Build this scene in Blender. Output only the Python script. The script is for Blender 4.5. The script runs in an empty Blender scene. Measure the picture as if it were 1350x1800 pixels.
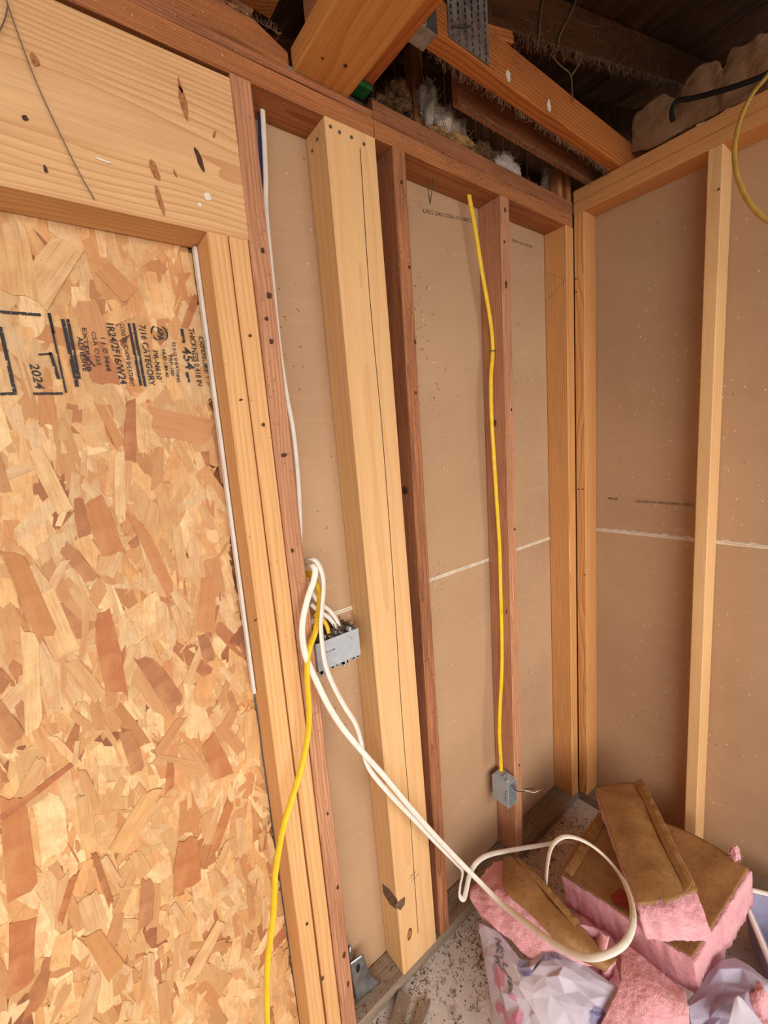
import bpy, bmesh, math, random
from mathutils import Vector, Matrix, noise
import numpy as np

random.seed(7)
SC = bpy.context.scene
COL = SC.collection

# ------------------------------------------------------------------ camera
CR = Vector((0.7871311, -0.6116078, -0.0797522))
CU = Vector((0.1587654, 0.0759670, 0.9843894))
CF = Vector((0.5960018, 0.7875055, -0.1568982))
CC = Vector((-1.6186948, -0.8744718, 1.6261232))
FPX = 751.854
cd = bpy.data.cameras.new('camera')
cam = bpy.data.objects.new('camera', cd)
COL.objects.link(cam)
M = Matrix((CR, CU, -CF)).transposed().to_4x4()
M.translation = CC
cam.matrix_world = M
cd.sensor_fit = 'VERTICAL'
cd.sensor_height = 24.0
cd.sensor_width = 18.0
cd.lens = FPX / 1800 * 24.0
cd.clip_start = 0.02
SC.camera = cam

# ------------------------------------------------------------------ light
SC.view_settings.view_transform = 'Standard'
SC.view_settings.look = 'None'
SC.view_settings.gamma = 1.0
SC.view_settings.use_curve_mapping = False
SC.view_settings.exposure = 1.1
w = bpy.data.worlds.new('overcast_sky')
SC.world = w
w.use_nodes = True
bg = w.node_tree.nodes['Background']
bg.inputs[0].default_value = (1.0, 0.965, 0.92, 1)
bg.inputs[1].default_value = 3.2
try:
    SC.cycles.max_bounces = 8
    SC.cycles.diffuse_bounces = 5
    SC.cycles.sample_clamp_indirect = 6.0
except Exception:
    pass
pd = bpy.data.lights.new('doorway_portal', 'AREA')       # guides sky sampling through the open garage doorway
pd.shape = 'RECTANGLE'; pd.size = 4.75; pd.size_y = 1.92
pd.cycles.is_portal = True
po = bpy.data.objects.new('doorway_portal', pd)
po.location = (-2.25, -3.0, 1.66)
COL.objects.link(po)
po.rotation_euler = (math.radians(90), 0, 0)             # faces +Y, into the room


# ------------------------------------------------------------------ helpers
def at(u, v, ax, val):
    """the point where the line of sight through pixel (u, v) meets the plane axis ax = val"""
    d = CR * ((u - 675) / FPX) + CU * (-(v - 900) / FPX) + CF
    i = 'xyz'.index(ax)
    return CC + d * ((val - CC[i]) / d[i])


def lin(c):
    return tuple(((x / 255) / 12.92 if x / 255 <= 0.04045 else ((x / 255 + 0.055) / 1.055) ** 2.4) for x in c) + (1,)


def link(o, parent=None):
    COL.objects.link(o)
    if parent is not None:
        o.parent = parent
        o.matrix_parent_inverse = world_of(parent).inverted()
    return o


def world_of(o):
    m = o.matrix_basis.copy()
    if o.parent is not None:
        m = world_of(o.parent) @ o.matrix_parent_inverse @ m
    return m


def tag(o, label=None, cat=None, group=None, kind=None):
    if label: o['label'] = label
    if cat: o['category'] = cat
    if group: o['group'] = group
    if kind: o['kind'] = kind
    return o


def obj(name, me, mats, parent=None, matrix=None, smooth=False):
    if isinstance(me, bmesh.types.BMesh):
        m = bpy.data.meshes.new(name)
        me.normal_update()
        me.to_mesh(m); me.free(); me = m
    for k in (mats if isinstance(mats, (list, tuple)) else [mats]):
        me.materials.append(k)
    if smooth:
        me.polygons.foreach_set('use_smooth', [True] * len(me.polygons))
    o = bpy.data.objects.new(name, me)
    if matrix is not None: o.matrix_basis = matrix
    link(o, parent)
    return o


def empty(name, loc=(0, 0, 0)):
    o = bpy.data.objects.new(name, None)
    o.location = loc
    o.empty_display_size = 0.05
    COL.objects.link(o)
    return o


def meshdata(name, vs, fs):
    m = bpy.data.meshes.new(name)
    m.from_pydata([tuple(v) for v in vs], [], fs)
    m.update()
    return m


def box_bm(lo, hi, bev=0.0, bm=None):
    bm = bm or bmesh.new()
    r = bmesh.ops.create_cube(bm, size=1)
    for v in r['verts']:
        v.co = Vector((lo[i] + (v.co[i] + .5) * (hi[i] - lo[i]) for i in range(3)))
    if bev:
        es = list({e for v in r['verts'] for e in v.link_edges})
        bmesh.ops.bevel(bm, geom=es, offset=bev, segments=1, affect='EDGES')
    return bm


def box(name, lo, hi, mat, parent=None, bev=0.0):
    """box with its origin at its own base centre"""
    c = Vector(((lo[0] + hi[0]) / 2, (lo[1] + hi[1]) / 2, lo[2]))
    bm = box_bm(Vector(lo) - c, Vector(hi) - c, bev)
    return obj(name, bm, mat, parent, Matrix.Translation(c))


# ------------------------------------------------------------------ materials
class NT:
    def __init__(s, name):
        s.m = bpy.data.materials.new(name); s.m.use_nodes = True
        s.t = s.m.node_tree; s.b = s.t.nodes['Principled BSDF']; s.out = s.t.nodes['Material Output']

    def n(s, typ, **k):
        nd = s.t.nodes.new('ShaderNode' + typ)
        for a, b in k.items():
            if a.startswith('i_'):
                key = a[2:]; key = int(key) if key.isdigit() else key.replace('_', ' ')
                nd.inputs[key].default_value = b
            else: setattr(nd, a, b)
        return nd

    def l(s, a, b): s.t.links.new(a, b)

    def math(s, op, a, b=None, clamp=False):
        nd = s.n('Math', operation=op, use_clamp=clamp)
        for i, x in enumerate((a, b)):
            if x is None: continue
            if isinstance(x, (int, float)): nd.inputs[i].default_value = x
            else: s.l(x, nd.inputs[i])
        return nd.outputs[0]

    def mix(s, fac, a, b, mode='MIX'):
        nd = s.n('Mix', data_type='RGBA', blend_type=mode)
        for i, x in ((0, fac), (6, a), (7, b)):
            if isinstance(x, (int, float)): nd.inputs[i].default_value = x
            elif isinstance(x, tuple): nd.inputs[i].default_value = x
            else: s.l(x, nd.inputs[i])
        return nd.outputs[2]

    def ramp(s, x, a, b):
        nd = s.n('MapRange'); nd.inputs[1].default_value = a; nd.inputs[2].default_value = b
        s.l(x, nd.inputs[0]); return nd.outputs[0]

    def noise(s, vec, scale, detail=3, rough=.55):
        nd = s.n('TexNoise'); nd.inputs['Scale'].default_value = scale; nd.inputs['Detail'].default_value = detail
        nd.inputs['Roughness'].default_value = rough; s.l(vec, nd.inputs['Vector']); return nd.outputs['Fac']

    def mapv(s, vec, scale=(1, 1, 1), loc=(0, 0, 0)):
        nd = s.n('Mapping'); nd.inputs['Scale'].default_value = scale; nd.inputs['Location'].default_value = loc
        s.l(vec, nd.inputs['Vector']); return nd.outputs[0]

    def bump(s, h, strength, dist):
        nd = s.n('Bump'); nd.inputs['Strength'].default_value = strength; nd.inputs['Distance'].default_value = dist
        s.l(h, nd.inputs['Height']); s.l(nd.outputs[0], s.b.inputs['Normal'])


def wood(name, light, dark, ring=55, amt=.75, stain=None, stain_amt=.0, knots=.35, bump=.25, fibre=.35, rough=.65, speck=0.0, spec=.25):
    s = NT(name)
    tc = s.n('TexCoord').outputs['Object']
    oi = s.n('ObjectInfo').outputs['Random']
    off = s.n('CombineXYZ'); s.l(s.math('MULTIPLY', oi, 3.1), off.inputs[2])
    jit = s.math('MULTIPLY', s.math('SUBTRACT', s.math('FRACT', s.math('MULTIPLY', oi, 17.3)), .5), .07)
    s.l(jit, off.inputs[0])
    s.l(s.math('MULTIPLY', s.math('FRACT', s.math('MULTIPLY', oi, 5.7)), .03), off.inputs[1])
    ad = s.n('VectorMath', operation='ADD'); s.l(tc, ad.inputs[0]); s.l(off.outputs[0], ad.inputs[1])
    p = ad.outputs[0]
    warp = s.n('TexNoise'); warp.inputs['Scale'].default_value = 1.0; warp.inputs['Detail'].default_value = 2
    s.l(s.mapv(p, (7, 7, 1.6)), warp.inputs['Vector'])
    wv = s.n('VectorMath', operation='SCALE'); wv.inputs['Scale'].default_value = .045
    s.l(warp.outputs['Color'], wv.inputs[0])
    q = s.n('VectorMath', operation='ADD'); s.l(s.mapv(p, (1, 1, .012), (.02, .045, 0)), q.inputs[0]); s.l(wv.outputs[0], q.inputs[1])
    wav = s.n('TexWave', wave_type='RINGS', rings_direction='Z', wave_profile='SAW')
    wav.inputs['Scale'].default_value = ring; wav.inputs['Distortion'].default_value = 1.2
    wav.inputs['Detail'].default_value = 2; wav.inputs['Detail Scale'].default_value = 1.0
    s.l(q.outputs[0], wav.inputs['Vector'])
    rg = s.math('POWER', wav.outputs['Fac'], 2.6)
    fb = s.noise(s.mapv(p, (260, 260, 7)), 1.0, 2)
    big = s.noise(s.mapv(p, (9, 9, 1.3)), 1.0, 3)
    c = s.mix(s.math('MULTIPLY', rg, amt), lin(light), lin(dark))
    c = s.mix(s.math('MULTIPLY', s.ramp(fb, .4, .75), fibre), c, lin(tuple(x * .78 for x in dark)))
    c = s.mix(s.math('MULTIPLY', s.ramp(big, .45, .72), .45), c, lin(tuple((a + b) / 2 * .95 for a, b in zip(light, dark))))
    if knots:
        vo = s.n('TexVoronoi'); vo.inputs['Scale'].default_value = 1.0
        s.l(s.mapv(p, (11, 11, 3.3)), vo.inputs['Vector'])
        k = s.ramp(vo.outputs['Distance'], .17, .07)
        sep = s.n('SeparateColor'); s.l(vo.outputs['Color'], sep.inputs[0])
        k = s.math('MULTIPLY', k, s.math('GREATER_THAN', sep.outputs[0], 1 - knots))
        c = s.mix(s.math('MULTIPLY', k, .75, True), c, lin(tuple(x * .55 for x in dark)))
    if stain is not None:
        st = s.noise(s.mapv(p, (16, 16, 2.5)), 1.0, 5, .65)
        c = s.mix(s.math('MULTIPLY', s.ramp(st, .45, .75), stain_amt), c, lin(stain))
    if speck:
        sn = s.noise(p, 170, 2)
        c = s.mix(s.math('MULTIPLY', s.ramp(sn, .68, .74), speck), c, lin((225, 205, 175)))
        sn2 = s.noise(p, 95, 2)
        c = s.mix(s.math('MULTIPLY', s.ramp(sn2, .69, .74), speck), c, lin((50, 30, 20)))
    s.l(c, s.b.inputs['Base Color'])
    s.b.inputs['Roughness'].default_value = rough
    s.b.inputs['Specular IOR Level'].default_value = spec
    h = s.math('ADD', s.math('MULTIPLY', fb, .6), s.math('MULTIPLY', rg, -.35))
    s.bump(h, bump, .002)
    return s.m


def plain(name, col, rough=.6, metal=0.0, var=.12, nscale=30, bump=0.0, spec=.3):
    s = NT(name)
    tc = s.n('TexCoord').outputs['Object']
    nz = s.noise(tc, nscale, 4)
    c = s.mix(s.math('MULTIPLY', s.ramp(nz, .35, .7), 1.0), lin(col), lin(tuple(x * (1 - var) for x in col)))
    s.l(c, s.b.inputs['Base Color'])
    s.b.inputs['Roughness'].default_value = rough; s.b.inputs['Metallic'].default_value = metal
    s.b.inputs['Specular IOR Level'].default_value = spec
    if bump: s.bump(nz, bump, .003)
    return s.m


MW = dict(
    pale=wood('pale_fir', (228, 184, 130), (208, 150, 92), ring=15, amt=.42, knots=0, fibre=.16),
    trim=wood('fresh_trimmer_fir', (231, 180, 122), (205, 140, 82), ring=34, amt=.6, knots=.12, fibre=.25, speck=.25),
    header=wood('header_fir', (229, 184, 132), (200, 140, 88), ring=42, amt=.8, knots=.0, fibre=.25, stain=(150, 105, 85), stain_amt=.12),
    bstud=wood('corner_fir', (222, 166, 105), (184, 112, 60), ring=44, amt=.85, knots=.15, fibre=.3),
    old=wood('old_red_fir', (208, 152, 114), (164, 104, 72), ring=50, amt=.8, knots=.28, stain=(116, 70, 46), stain_amt=.4, fibre=.5, bump=.4, speck=.35),
    dark=wood('old_dark_fir', (184, 122, 84), (128, 76, 48), ring=60, amt=.8, knots=.25, stain=(78, 46, 32), stain_amt=.5, fibre=.55, bump=.7, speck=.4),
    plate=wood('old_plate_fir', (190, 126, 78), (146, 84, 48), ring=55, amt=.8, knots=.2, stain=(96, 58, 38), stain_amt=.4, fibre=.45, bump=.4, speck=.5),
    beam=wood('beam_fir', (212, 150, 84), (182, 112, 54), ring=20, amt=.6, knots=.12, fibre=.3),
    joist=wood('orange_joist_fir', (205, 128, 66), (142, 74, 34), ring=38, amt=.9, knots=.0, fibre=.35, stain=(120, 66, 36), stain_amt=.25),
    roof=wood('weathered_roof_boards', (100, 64, 40), (58, 36, 24), ring=50, amt=.8, knots=.2, stain=(34, 23, 17), stain_amt=.7, fibre=.5, rough=.95, spec=.05),
    sill=wood('dusty_sill_wood', (158, 138, 118), (120, 100, 82), ring=55, amt=.5, knots=.1, stain=(70, 56, 46), stain_amt=.6, fibre=.5, speck=.6),
)


def drywall_mat():
    s = NT('gypsum_backing_paper')
    tc = s.n('TexCoord').outputs['Object']
    nz = s.noise(tc, 2.2, 4); fi = s.noise(tc, 240, 2); hs = s.noise(s.mapv(tc, (3, 3, 60)), 1, 3)
    c = s.mix(s.ramp(nz, .35, .7), lin((190, 155, 120)), lin((176, 141, 109)))
    c = s.mix(s.math('MULTIPLY', fi, .14), c, lin((140, 105, 78)))
    c = s.mix(s.math('MULTIPLY', s.ramp(hs, .55, .8), .22), c, lin((205, 170, 138)))
    v = s.n('TexVoronoi'); v.inputs['Scale'].default_value = 1
    s.l(s.mapv(tc, (60, 60, 34)), v.inputs['Vector'])
    sep = s.n('SeparateColor'); s.l(v.outputs['Color'], sep.inputs[0])
    lump = s.noise(s.mapv(tc, (9, 9, 1.4)), 1, 2)
    k = s.math('MULTIPLY', s.ramp(v.outputs['Distance'], .13, .06), s.math('GREATER_THAN', s.math('ADD', sep.outputs[0], lump), 1.32))
    c = s.mix(s.math('MULTIPLY', k, .85, True), c, lin((235, 215, 190)))
    v2 = s.n('TexVoronoi'); v2.inputs['Scale'].default_value = 27; s.l(tc, v2.inputs['Vector'])
    sp2 = s.n('SeparateColor'); s.l(v2.outputs['Color'], sp2.inputs[0])
    k2 = s.math('MULTIPLY', s.ramp(v2.outputs['Distance'], .09, .04), s.math('GREATER_THAN', sp2.outputs[1], .86))
    c = s.mix(s.math('MULTIPLY', k2, .7, True), c, lin((92, 58, 38)))
    s.l(c, s.b.inputs['Base Color'])
    s.b.inputs['Roughness'].default_value = .8; s.b.inputs['Specular IOR Level'].default_value = .2
    s.bump(fi, .08, .001)
    return s.m


def floor_mat():
    s = NT('painted_concrete')
    tc = s.n('TexCoord').outputs['Object']
    a = s.noise(tc, 9, 6, .7); b = s.noise(tc, 34, 5, .7); d = s.noise(tc, 130, 3)
    c = s.mix(s.ramp(d, .35, .75), lin((208, 198, 190)), lin((186, 174, 166)))
    c = s.mix(s.math('MULTIPLY', s.ramp(a, .58, .68), .75), c, lin((140, 120, 104)))
    c = s.mix(s.math('MULTIPLY', s.ramp(b, .58, .66), .85), c, lin((96, 72, 54)))
    s.l(c, s.b.inputs['Base Color']); s.b.inputs['Roughness'].default_value = .85
    s.bump(b, .4, .003)
    return s.m


def colour_attr_mat():
    s = NT('pressed_wood_strands')
    at_ = s.n('Attribute', attribute_name='col')
    tc = s.n('TexCoord').outputs['Object']
    fb = s.noise(s.mapv(tc, (240, 240, 28)), 1, 2); gr = s.noise(tc, 330, 2); bl = s.noise(tc, 26, 4, .65)
    c = s.mix(s.math('MULTIPLY', s.ramp(fb, .42, .75), .3), at_.outputs['Color'], lin((160, 98, 52)))
    c = s.mix(s.math('MULTIPLY', s.ramp(bl, .46, .7), .6), c, lin((192, 132, 84)))
    c = s.mix(s.math('MULTIPLY', s.ramp(gr, .66, .73), .55), c, lin((140, 84, 48)))
    s.l(c, s.b.inputs['Base Color']); s.b.inputs['Roughness'].default_value = .6
    s.b.inputs['Specular IOR Level'].default_value = .25
    s.bump(s.math('ADD', fb, gr), .15, .001)
    return s.m


def strand_mat():
    s = NT('single_wood_strand')
    oi = s.n('ObjectInfo').outputs['Color']
    tc = s.n('TexCoord').outputs['Object']
    fb = s.noise(s.mapv(tc, (260, 260, 14)), 1, 2); gr = s.noise(tc, 330, 2)
    bl = s.noise(tc, 24, 3)
    c = s.mix(s.math('MULTIPLY', s.ramp(fb, .42, .72), .35), oi, lin((160, 98, 52)))
    c = s.mix(s.math('MULTIPLY', s.ramp(bl, .45, .68), .6), c, lin((198, 142, 94)))
    c = s.mix(s.math('MULTIPLY', s.ramp(gr, .66, .73), .5), c, lin((140, 84, 48)))
    s.l(c, s.b.inputs['Base Color']); s.b.inputs['Roughness'].default_value = .6
    s.b.inputs['Specular IOR Level'].default_value = .25
    s.bump(s.math('ADD', fb, gr), .15, .001)
    return s.m


def ink_mat(name, col, wear=.5):
    s = NT(name)
    tc = s.n('TexCoord').outputs['Object']
    nz = s.noise(tc, 190, 3); n2 = s.noise(tc, 40, 3)
    tr = s.n('BsdfTransparent'); mx = s.n('MixShader')
    f = s.ramp(s.math('ADD', nz, s.math('MULTIPLY', n2, .5)), 1.02 - .35 * wear, .94 - .35 * wear)
    s.b.inputs['Base Color'].default_value = lin(col); s.b.inputs['Roughness'].default_value = .7
    s.l(f, mx.inputs[0]); s.l(tr.outputs[0], mx.inputs[1]); s.l(s.b.outputs[0], mx.inputs[2])
    s.l(mx.outputs[0], s.out.inputs[0])
    return s.m


def fibre_mat(name, c1, c2, c3):
    s = NT(name)
    tc = s.n('TexCoord').outputs['Object']
    a = s.noise(tc, 14, 5, .7); b = s.noise(s.mapv(tc, (60, 60, 210)), 1, 3); d = s.noise(tc, 300, 2)
    c = s.mix(s.ramp(a, .36, .68), lin(c1), lin(c2))
    c = s.mix(s.math('MULTIPLY', s.ramp(b, .5, .75), .5), c, lin(c3))
    s.l(c, s.b.inputs['Base Color']); s.b.inputs['Roughness'].default_value = .95
    s.b.inputs['Specular IOR Level'].default_value = .05
    s.b.inputs['Subsurface Weight'].default_value = .25
    s.b.inputs['Subsurface Radius'].default_value = (.02, .01, .01)
    s.b.inputs['Subsurface Scale'].default_value = .6
    s.bump(s.math('ADD', s.math('ADD', a, b), s.math('MULTIPLY', d, .5)), .7, .006)
    return s.m


def kraft_mat():
    s = NT('brown_kraft_facing')
    tc = s.n('TexCoord').outputs['Object']
    a = s.noise(tc, 11, 5, .65); b = s.noise(tc, 75, 4); d = s.noise(tc, 300, 2)
    c = s.mix(s.ramp(a, .35, .7), lin((166, 124, 74)), lin((136, 96, 54)))
    c = s.mix(s.math('MULTIPLY', s.ramp(b, .55, .72), .5), c, lin((112, 74, 42)))
    c = s.mix(s.math('MULTIPLY', s.ramp(d, .6, .8), .3), c, lin((190, 152, 104)))
    s.l(c, s.b.inputs['Base Color']); s.b.inputs['Roughness'].default_value = .6
    s.bump(s.math('ADD', a, b), .35, .004)
    return s.m


def bag_mat():
    s = NT('white_plastic_film')
    tc = s.n('TexCoord').outputs['Object']
    a = s.noise(tc, 6, 3); swirl = s.n('TexWave', wave_type='BANDS'); swirl.inputs['Scale'].default_value = 9
    swirl.inputs['Distortion'].default_value = 9; swirl.inputs['Detail'].default_value = 2
    s.l(tc, swirl.inputs['Vector'])
    c = s.mix(s.ramp(a, .35, .65), lin((232, 224, 232)), lin((214, 204, 220)))
    at_ = s.n('Attribute', attribute_name='col')
    sp = s.n('SeparateColor'); s.l(at_.outputs['Color'], sp.inputs[0])
    c = s.mix(s.math('MULTIPLY', sp.outputs[0], s.ramp(swirl.outputs['Fac'], .3, .6)), c, lin((226, 160, 186)))
    c = s.mix(s.math('MULTIPLY', sp.outputs[1], .8), c, lin((150, 146, 186)))
    s.l(c, s.b.inputs['Base Color']); s.b.inputs['Roughness'].default_value = .38
    s.b.inputs['Specular IOR Level'].default_value = .4
    tr = s.n('BsdfTranslucent'); s.l(c, tr.inputs[0]); mx = s.n('MixShader'); mx.inputs[0].default_value = .3
    s.l(s.b.outputs[0], mx.inputs[1]); s.l(tr.outputs[0], mx.inputs[2]); s.l(mx.outputs[0], s.out.inputs[0])
    s.bump(s.noise(tc, 45, 3), .25, .004)
    return s.m


M_DRY = drywall_mat(); M_FLOOR = floor_mat(); M_OSB = colour_attr_mat(); M_STRAND = strand_mat()
M_INK = ink_mat('black_stamp_ink', (42, 36, 38), .35)
M_INKF = ink_mat('faded_stamp_ink', (84, 60, 46), .45)
M_INKD = ink_mat('faint_drywall_ink', (104, 78, 60), .3)
M_PINK = fibre_mat('pink_fibreglass', (236, 178, 184), (228, 158, 168), (244, 204, 204))
M_WFIB = fibre_mat('dirty_white_fibreglass', (214, 204, 196), (182, 166, 152), (232, 226, 220))
M_TFIB = fibre_mat('tan_old_fibreglass', (178, 140, 106), (150, 114, 84), (198, 164, 132))
M_KRAFT = kraft_mat(); M_BAG = bag_mat()
M_YEL = plain('yellow_cable_jacket', (238, 196, 44), .4, var=.08, nscale=60)
M_OLDYEL = plain('aged_yellow_cable_jacket', (196, 158, 72), .45, var=.15)
M_WHT = plain('white_cable_jacket', (238, 228, 214), .4, var=.06, nscale=40)
M_WHITE = plain('white_strip', (240, 234, 226), .5, var=.06)
M_PAPER = plain('cream_paper_edge', (232, 214, 190), .7, var=.12)
M_BOX = plain('grey_pvc', (176, 180, 184), .45, var=.08, nscale=50)
M_GALV = plain('galvanised_steel', (176, 178, 180), .35, .85, var=.25, nscale=40)
M_DSTEEL = plain('dull_grey_steel', (150, 142, 136), .55, .3, var=.3, nscale=35)
M_DARK = plain('black_rubber', (34, 30, 28), .6, var=.3)
M_NAIL = plain('dark_nail_steel', (104, 98, 94), .5, .4, var=.3, nscale=90)
M_HOLE = plain('dark_knot', (92, 58, 38), .7, var=.4, nscale=160)
M_GKNOT = plain('weathered_knot', (134, 102, 80), .7, var=.45, nscale=120)
M_RESIN = plain('brown_resin_pocket', (192, 126, 76), .5, var=.3, nscale=160)
M_PUTTY = plain('white_paint_spot', (236, 226, 212), .6, var=.05)
M_GREEN = plain('green_tape', (36, 120, 66), .5, var=.3)
M_BLUE = plain('blue_cable_jacket', (62, 84, 150), .4, var=.15)
M_COPPER = plain('bare_copper', (206, 140, 104), .35, .7, var=.1)
M_DIRT = plain('brown_debris', (124, 92, 64), .95, var=.5, nscale=220)
M_WEB = plain('dusty_cobweb', (140, 110, 84), .95, var=.3)
M_STRAW = plain('straw_debris', (186, 146, 96), .9, var=.35, nscale=200)
M_GREYLINE = plain('grey_thread', (128, 112, 104), .8, var=.2)
M_TUB = plain('lavender_plastic', (168, 164, 190), .4, var=.08)
M_RED = plain('red_print', (150, 52, 40), .6, var=.3)
M_LAV = plain('lavender_print', (140, 128, 178), .5, var=.05)
M_GREYP = plain('grey_lavender_print', (118, 110, 134), .5, var=.05)
M_DIMFLOOR = plain('unseen_dark_floor', (116, 108, 100), .9, var=.2, nscale=5)  # unseen floor, made dark to cut the light bouncing upwards
M_OUT = plain('outdoor_paving', (112, 108, 104), .9, var=.12, nscale=3)
M_PLY = plain('plain_garage_wall', (226, 216, 204), .8, var=.1, nscale=4)
M_STAPLE = M_NAIL


# ------------------------------------------------------------------ shape builders
def lumber(name, p0, p1, wd, dp, mat, side=(1, 0, 0), parent=None, rag=.0006, bev=.0025, seg=10):
    """a board from p0 to p1 (centre line), wd wide along side, dp deep; local Z is its length"""
    p0 = Vector(p0); p1 = Vector(p1); L = (p1 - p0).length
    z = (p1 - p0) / L; x = Vector(side); x = (x - z * x.dot(z)).normalized(); y = z.cross(x)
    mw = Matrix((x, y, z)).transposed().to_4x4(); mw.translation = p0
    a, b = wd / 2, dp / 2
    prof = [(-a + bev, -b), (a - bev, -b), (a, -b + bev), (a, b - bev), (a - bev, b), (-a + bev, b), (-a, b - bev), (-a, -b + bev)]
    vs, fs = [], []
    sd = random.uniform(0, 50)
    for i in range(seg + 1):
        t = i / seg * L
        for j, (u, v) in enumerate(prof):
            k = noise.noise(Vector((sd + j * 1.7, t * 6, 0))) * rag
            k2 = noise.noise(Vector((sd + j * 1.7, t * 6, 9))) * rag
            vs.append((u + k, v + k2, t))
    for i in range(seg):
        for j in range(8):
            jn = (j + 1) % 8
            fs.append((i * 8 + j, i * 8 + jn, (i + 1) * 8 + jn, (i + 1) * 8 + j))
    fs.append(tuple(range(7, -1, -1))); fs.append(tuple(seg * 8 + j for j in range(8)))
    return obj(name, meshdata(name, vs, fs), mat, parent, mw)


def catmull(pts, n=10):
    P = [Vector(p) for p in pts]
    P = [P[0] * 2 - P[1]] + P + [P[-1] * 2 - P[-2]]
    out = []
    for i in range(1, len(P) - 2):
        for k in range(n):
            t = k / n
            a, b, c, d = P[i - 1], P[i], P[i + 1], P[i + 2]
            out.append(.5 * ((2 * b) + (-a + c) * t + (2 * a - 5 * b + 4 * c - d) * t * t + (-a + 3 * b - 3 * c + d) * t ** 3))
    out.append(P[-2])
    return out


def tube_data(pts, ra, rb=None, n=8, up=(0, -1, .2), vs=None, fs=None):
    rb = rb or ra
    vs = [] if vs is None else vs; fs = [] if fs is None else fs
    st = len(vs); P = pts
    N = Vector(up)
    for i, p in enumerate(P):
        t = (P[min(i + 1, len(P) - 1)] - P[max(i - 1, 0)])
        t = t.normalized() if t.length > 1e-9 else Vector((0, 0, 1))
        N = N - t * N.dot(t)
        if N.length < 1e-6: N = t.orthogonal()
        N.normalize(); B = t.cross(N)
        for j in range(n):
            a = 2 * math.pi * j / n
            vs.append(p + B * (ra * math.cos(a)) + N * (rb * math.sin(a)))
    for i in range(len(P) - 1):
        for j in range(n):
            jn = (j + 1) % n
            fs.append((st + i * n + j, st + i * n + jn, st + (i + 1) * n + jn, st + (i + 1) * n + j))
    fs.append(tuple(st + j for j in range(n - 1, -1, -1)))
    fs.append(tuple(st + (len(P) - 1) * n + j for j in range(n)))
    return vs, fs


def cable(name, pts, mat, ra=.0055, rb=.0026, parent=None, n=10, up=(0, -1, .2)):
    c = catmull(pts, 8)
    org = c[0].copy()
    vs, fs = tube_data([p - org for p in c], ra, rb, n, up)
    return obj(name, meshdata(name, vs, fs), mat, parent, Matrix.Translation(org), True)


def T(*pts):
    """points given as (u, v, axis, value)"""
    return [at(*p) for p in pts]


def Y(*pts): return [at(u, v, 'y', y) for u, v, y in pts]
def Z(*pts): return [at(u, v, 'z', z) for u, v, z in pts]


FONT_CACHE = {}


def text_mesh(txt):
    """flat text as vertices in 0..1 x 0..1 and faces"""
    if txt in FONT_CACHE: return FONT_CACHE[txt]
    cu = bpy.data.curves.new('t', 'FONT'); cu.body = txt; cu.size = 1; cu.resolution_u = 3; cu.offset = .014
    o = bpy.data.objects.new('t', cu); COL.objects.link(o)
    dg = bpy.context.evaluated_depsgraph_get()
    me = bpy.data.meshes.new_from_object(o.evaluated_get(dg))
    co = [v.co.copy() for v in me.vertices]; fs = [tuple(p.vertices) for p in me.polygons]
    bpy.data.objects.remove(o); bpy.data.curves.remove(cu); bpy.data.meshes.remove(me)
    x0 = min(c.x for c in co); x1 = max(c.x for c in co); y0 = min(c.y for c in co); y1 = max(c.y for c in co)
    co = [((c.x - x0) / (x1 - x0), (c.y - y0) / (y1 - y0)) for c in co]
    FONT_CACHE[txt] = (co, fs)
    return co, fs


def text_on_plane(name, txt, a, b, h, mat, parent, nrm):
    """text from point a to point b (baseline), cap height vector h"""
    co, fs = text_mesh(txt)
    a = Vector(a); b = Vector(b); h = Vector(h)
    vs = [(b - a) * x + h * y for x, y in co]
    m = meshdata(name, vs, fs)
    return obj(name, m, mat, parent, Matrix.Translation(a))


def flat_poly(name, pts, mat, parent, off=Vector((0, -.0006, 0))):
    """a thin shaped patch: front ring and back ring"""
    c = sum((Vector(p) for p in pts), Vector()) / len(pts)
    n = len(pts)
    vs = [Vector(p) - c for p in pts] + [Vector(p) - c - off for p in pts]
    fs = [tuple(range(n)), tuple(range(2 * n - 1, n - 1, -1))] + [(i, i + n, (i + 1) % n + n, (i + 1) % n) for i in range(n)]
    return obj(name, meshdata(name, vs, fs), mat, parent, Matrix.Translation(c + off))


def blob(cx, cz, rx, rz, y, n=11, jag=.25, ang=0.0):
    out = []
    for i in range(n):
        a = 2 * math.pi * i / n; k = 1 + random.uniform(-jag, jag)
        x, z = rx * math.cos(a) * k, rz * math.sin(a) * k
        out.append((cx + x * math.cos(ang) - z * math.sin(ang), y, cz + x * math.sin(ang) + z * math.cos(ang)))
    return out


def nail_head(parent, p, nrm, r=.0035, mat=None, name='nail'):
    nrm = Vector(nrm).normalized(); q = nrm.to_track_quat('Z', 'Y').to_matrix().to_4x4(); q.translation = Vector(p)
    bm = bmesh.new()
    bmesh.ops.create_cone(bm, cap_ends=True, segments=10, radius1=r, radius2=r * .8, depth=.0016)
    return obj(name, bm, mat or M_NAIL, parent, q)


def surf(rows, nu, nv):
    """smooth surface through rows of points -> grid (nu+1) x (nv+1)"""
    R = [catmull(r, 12) for r in rows]
    R = [[lerp_list(r, j / nv) for j in range(nv + 1)] for r in R]
    cols = [catmull([R[i][j] for i in range(len(R))], 12) for j in range(nv + 1)]
    return [[lerp_list(cols[j], i / nu) for j in range(nv + 1)] for i in range(nu + 1)]


def lerp_list(l, t):
    f = t * (len(l) - 1); i = min(int(f), len(l) - 2); k = f - i
    return l[i].lerp(l[i + 1], k)


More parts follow.
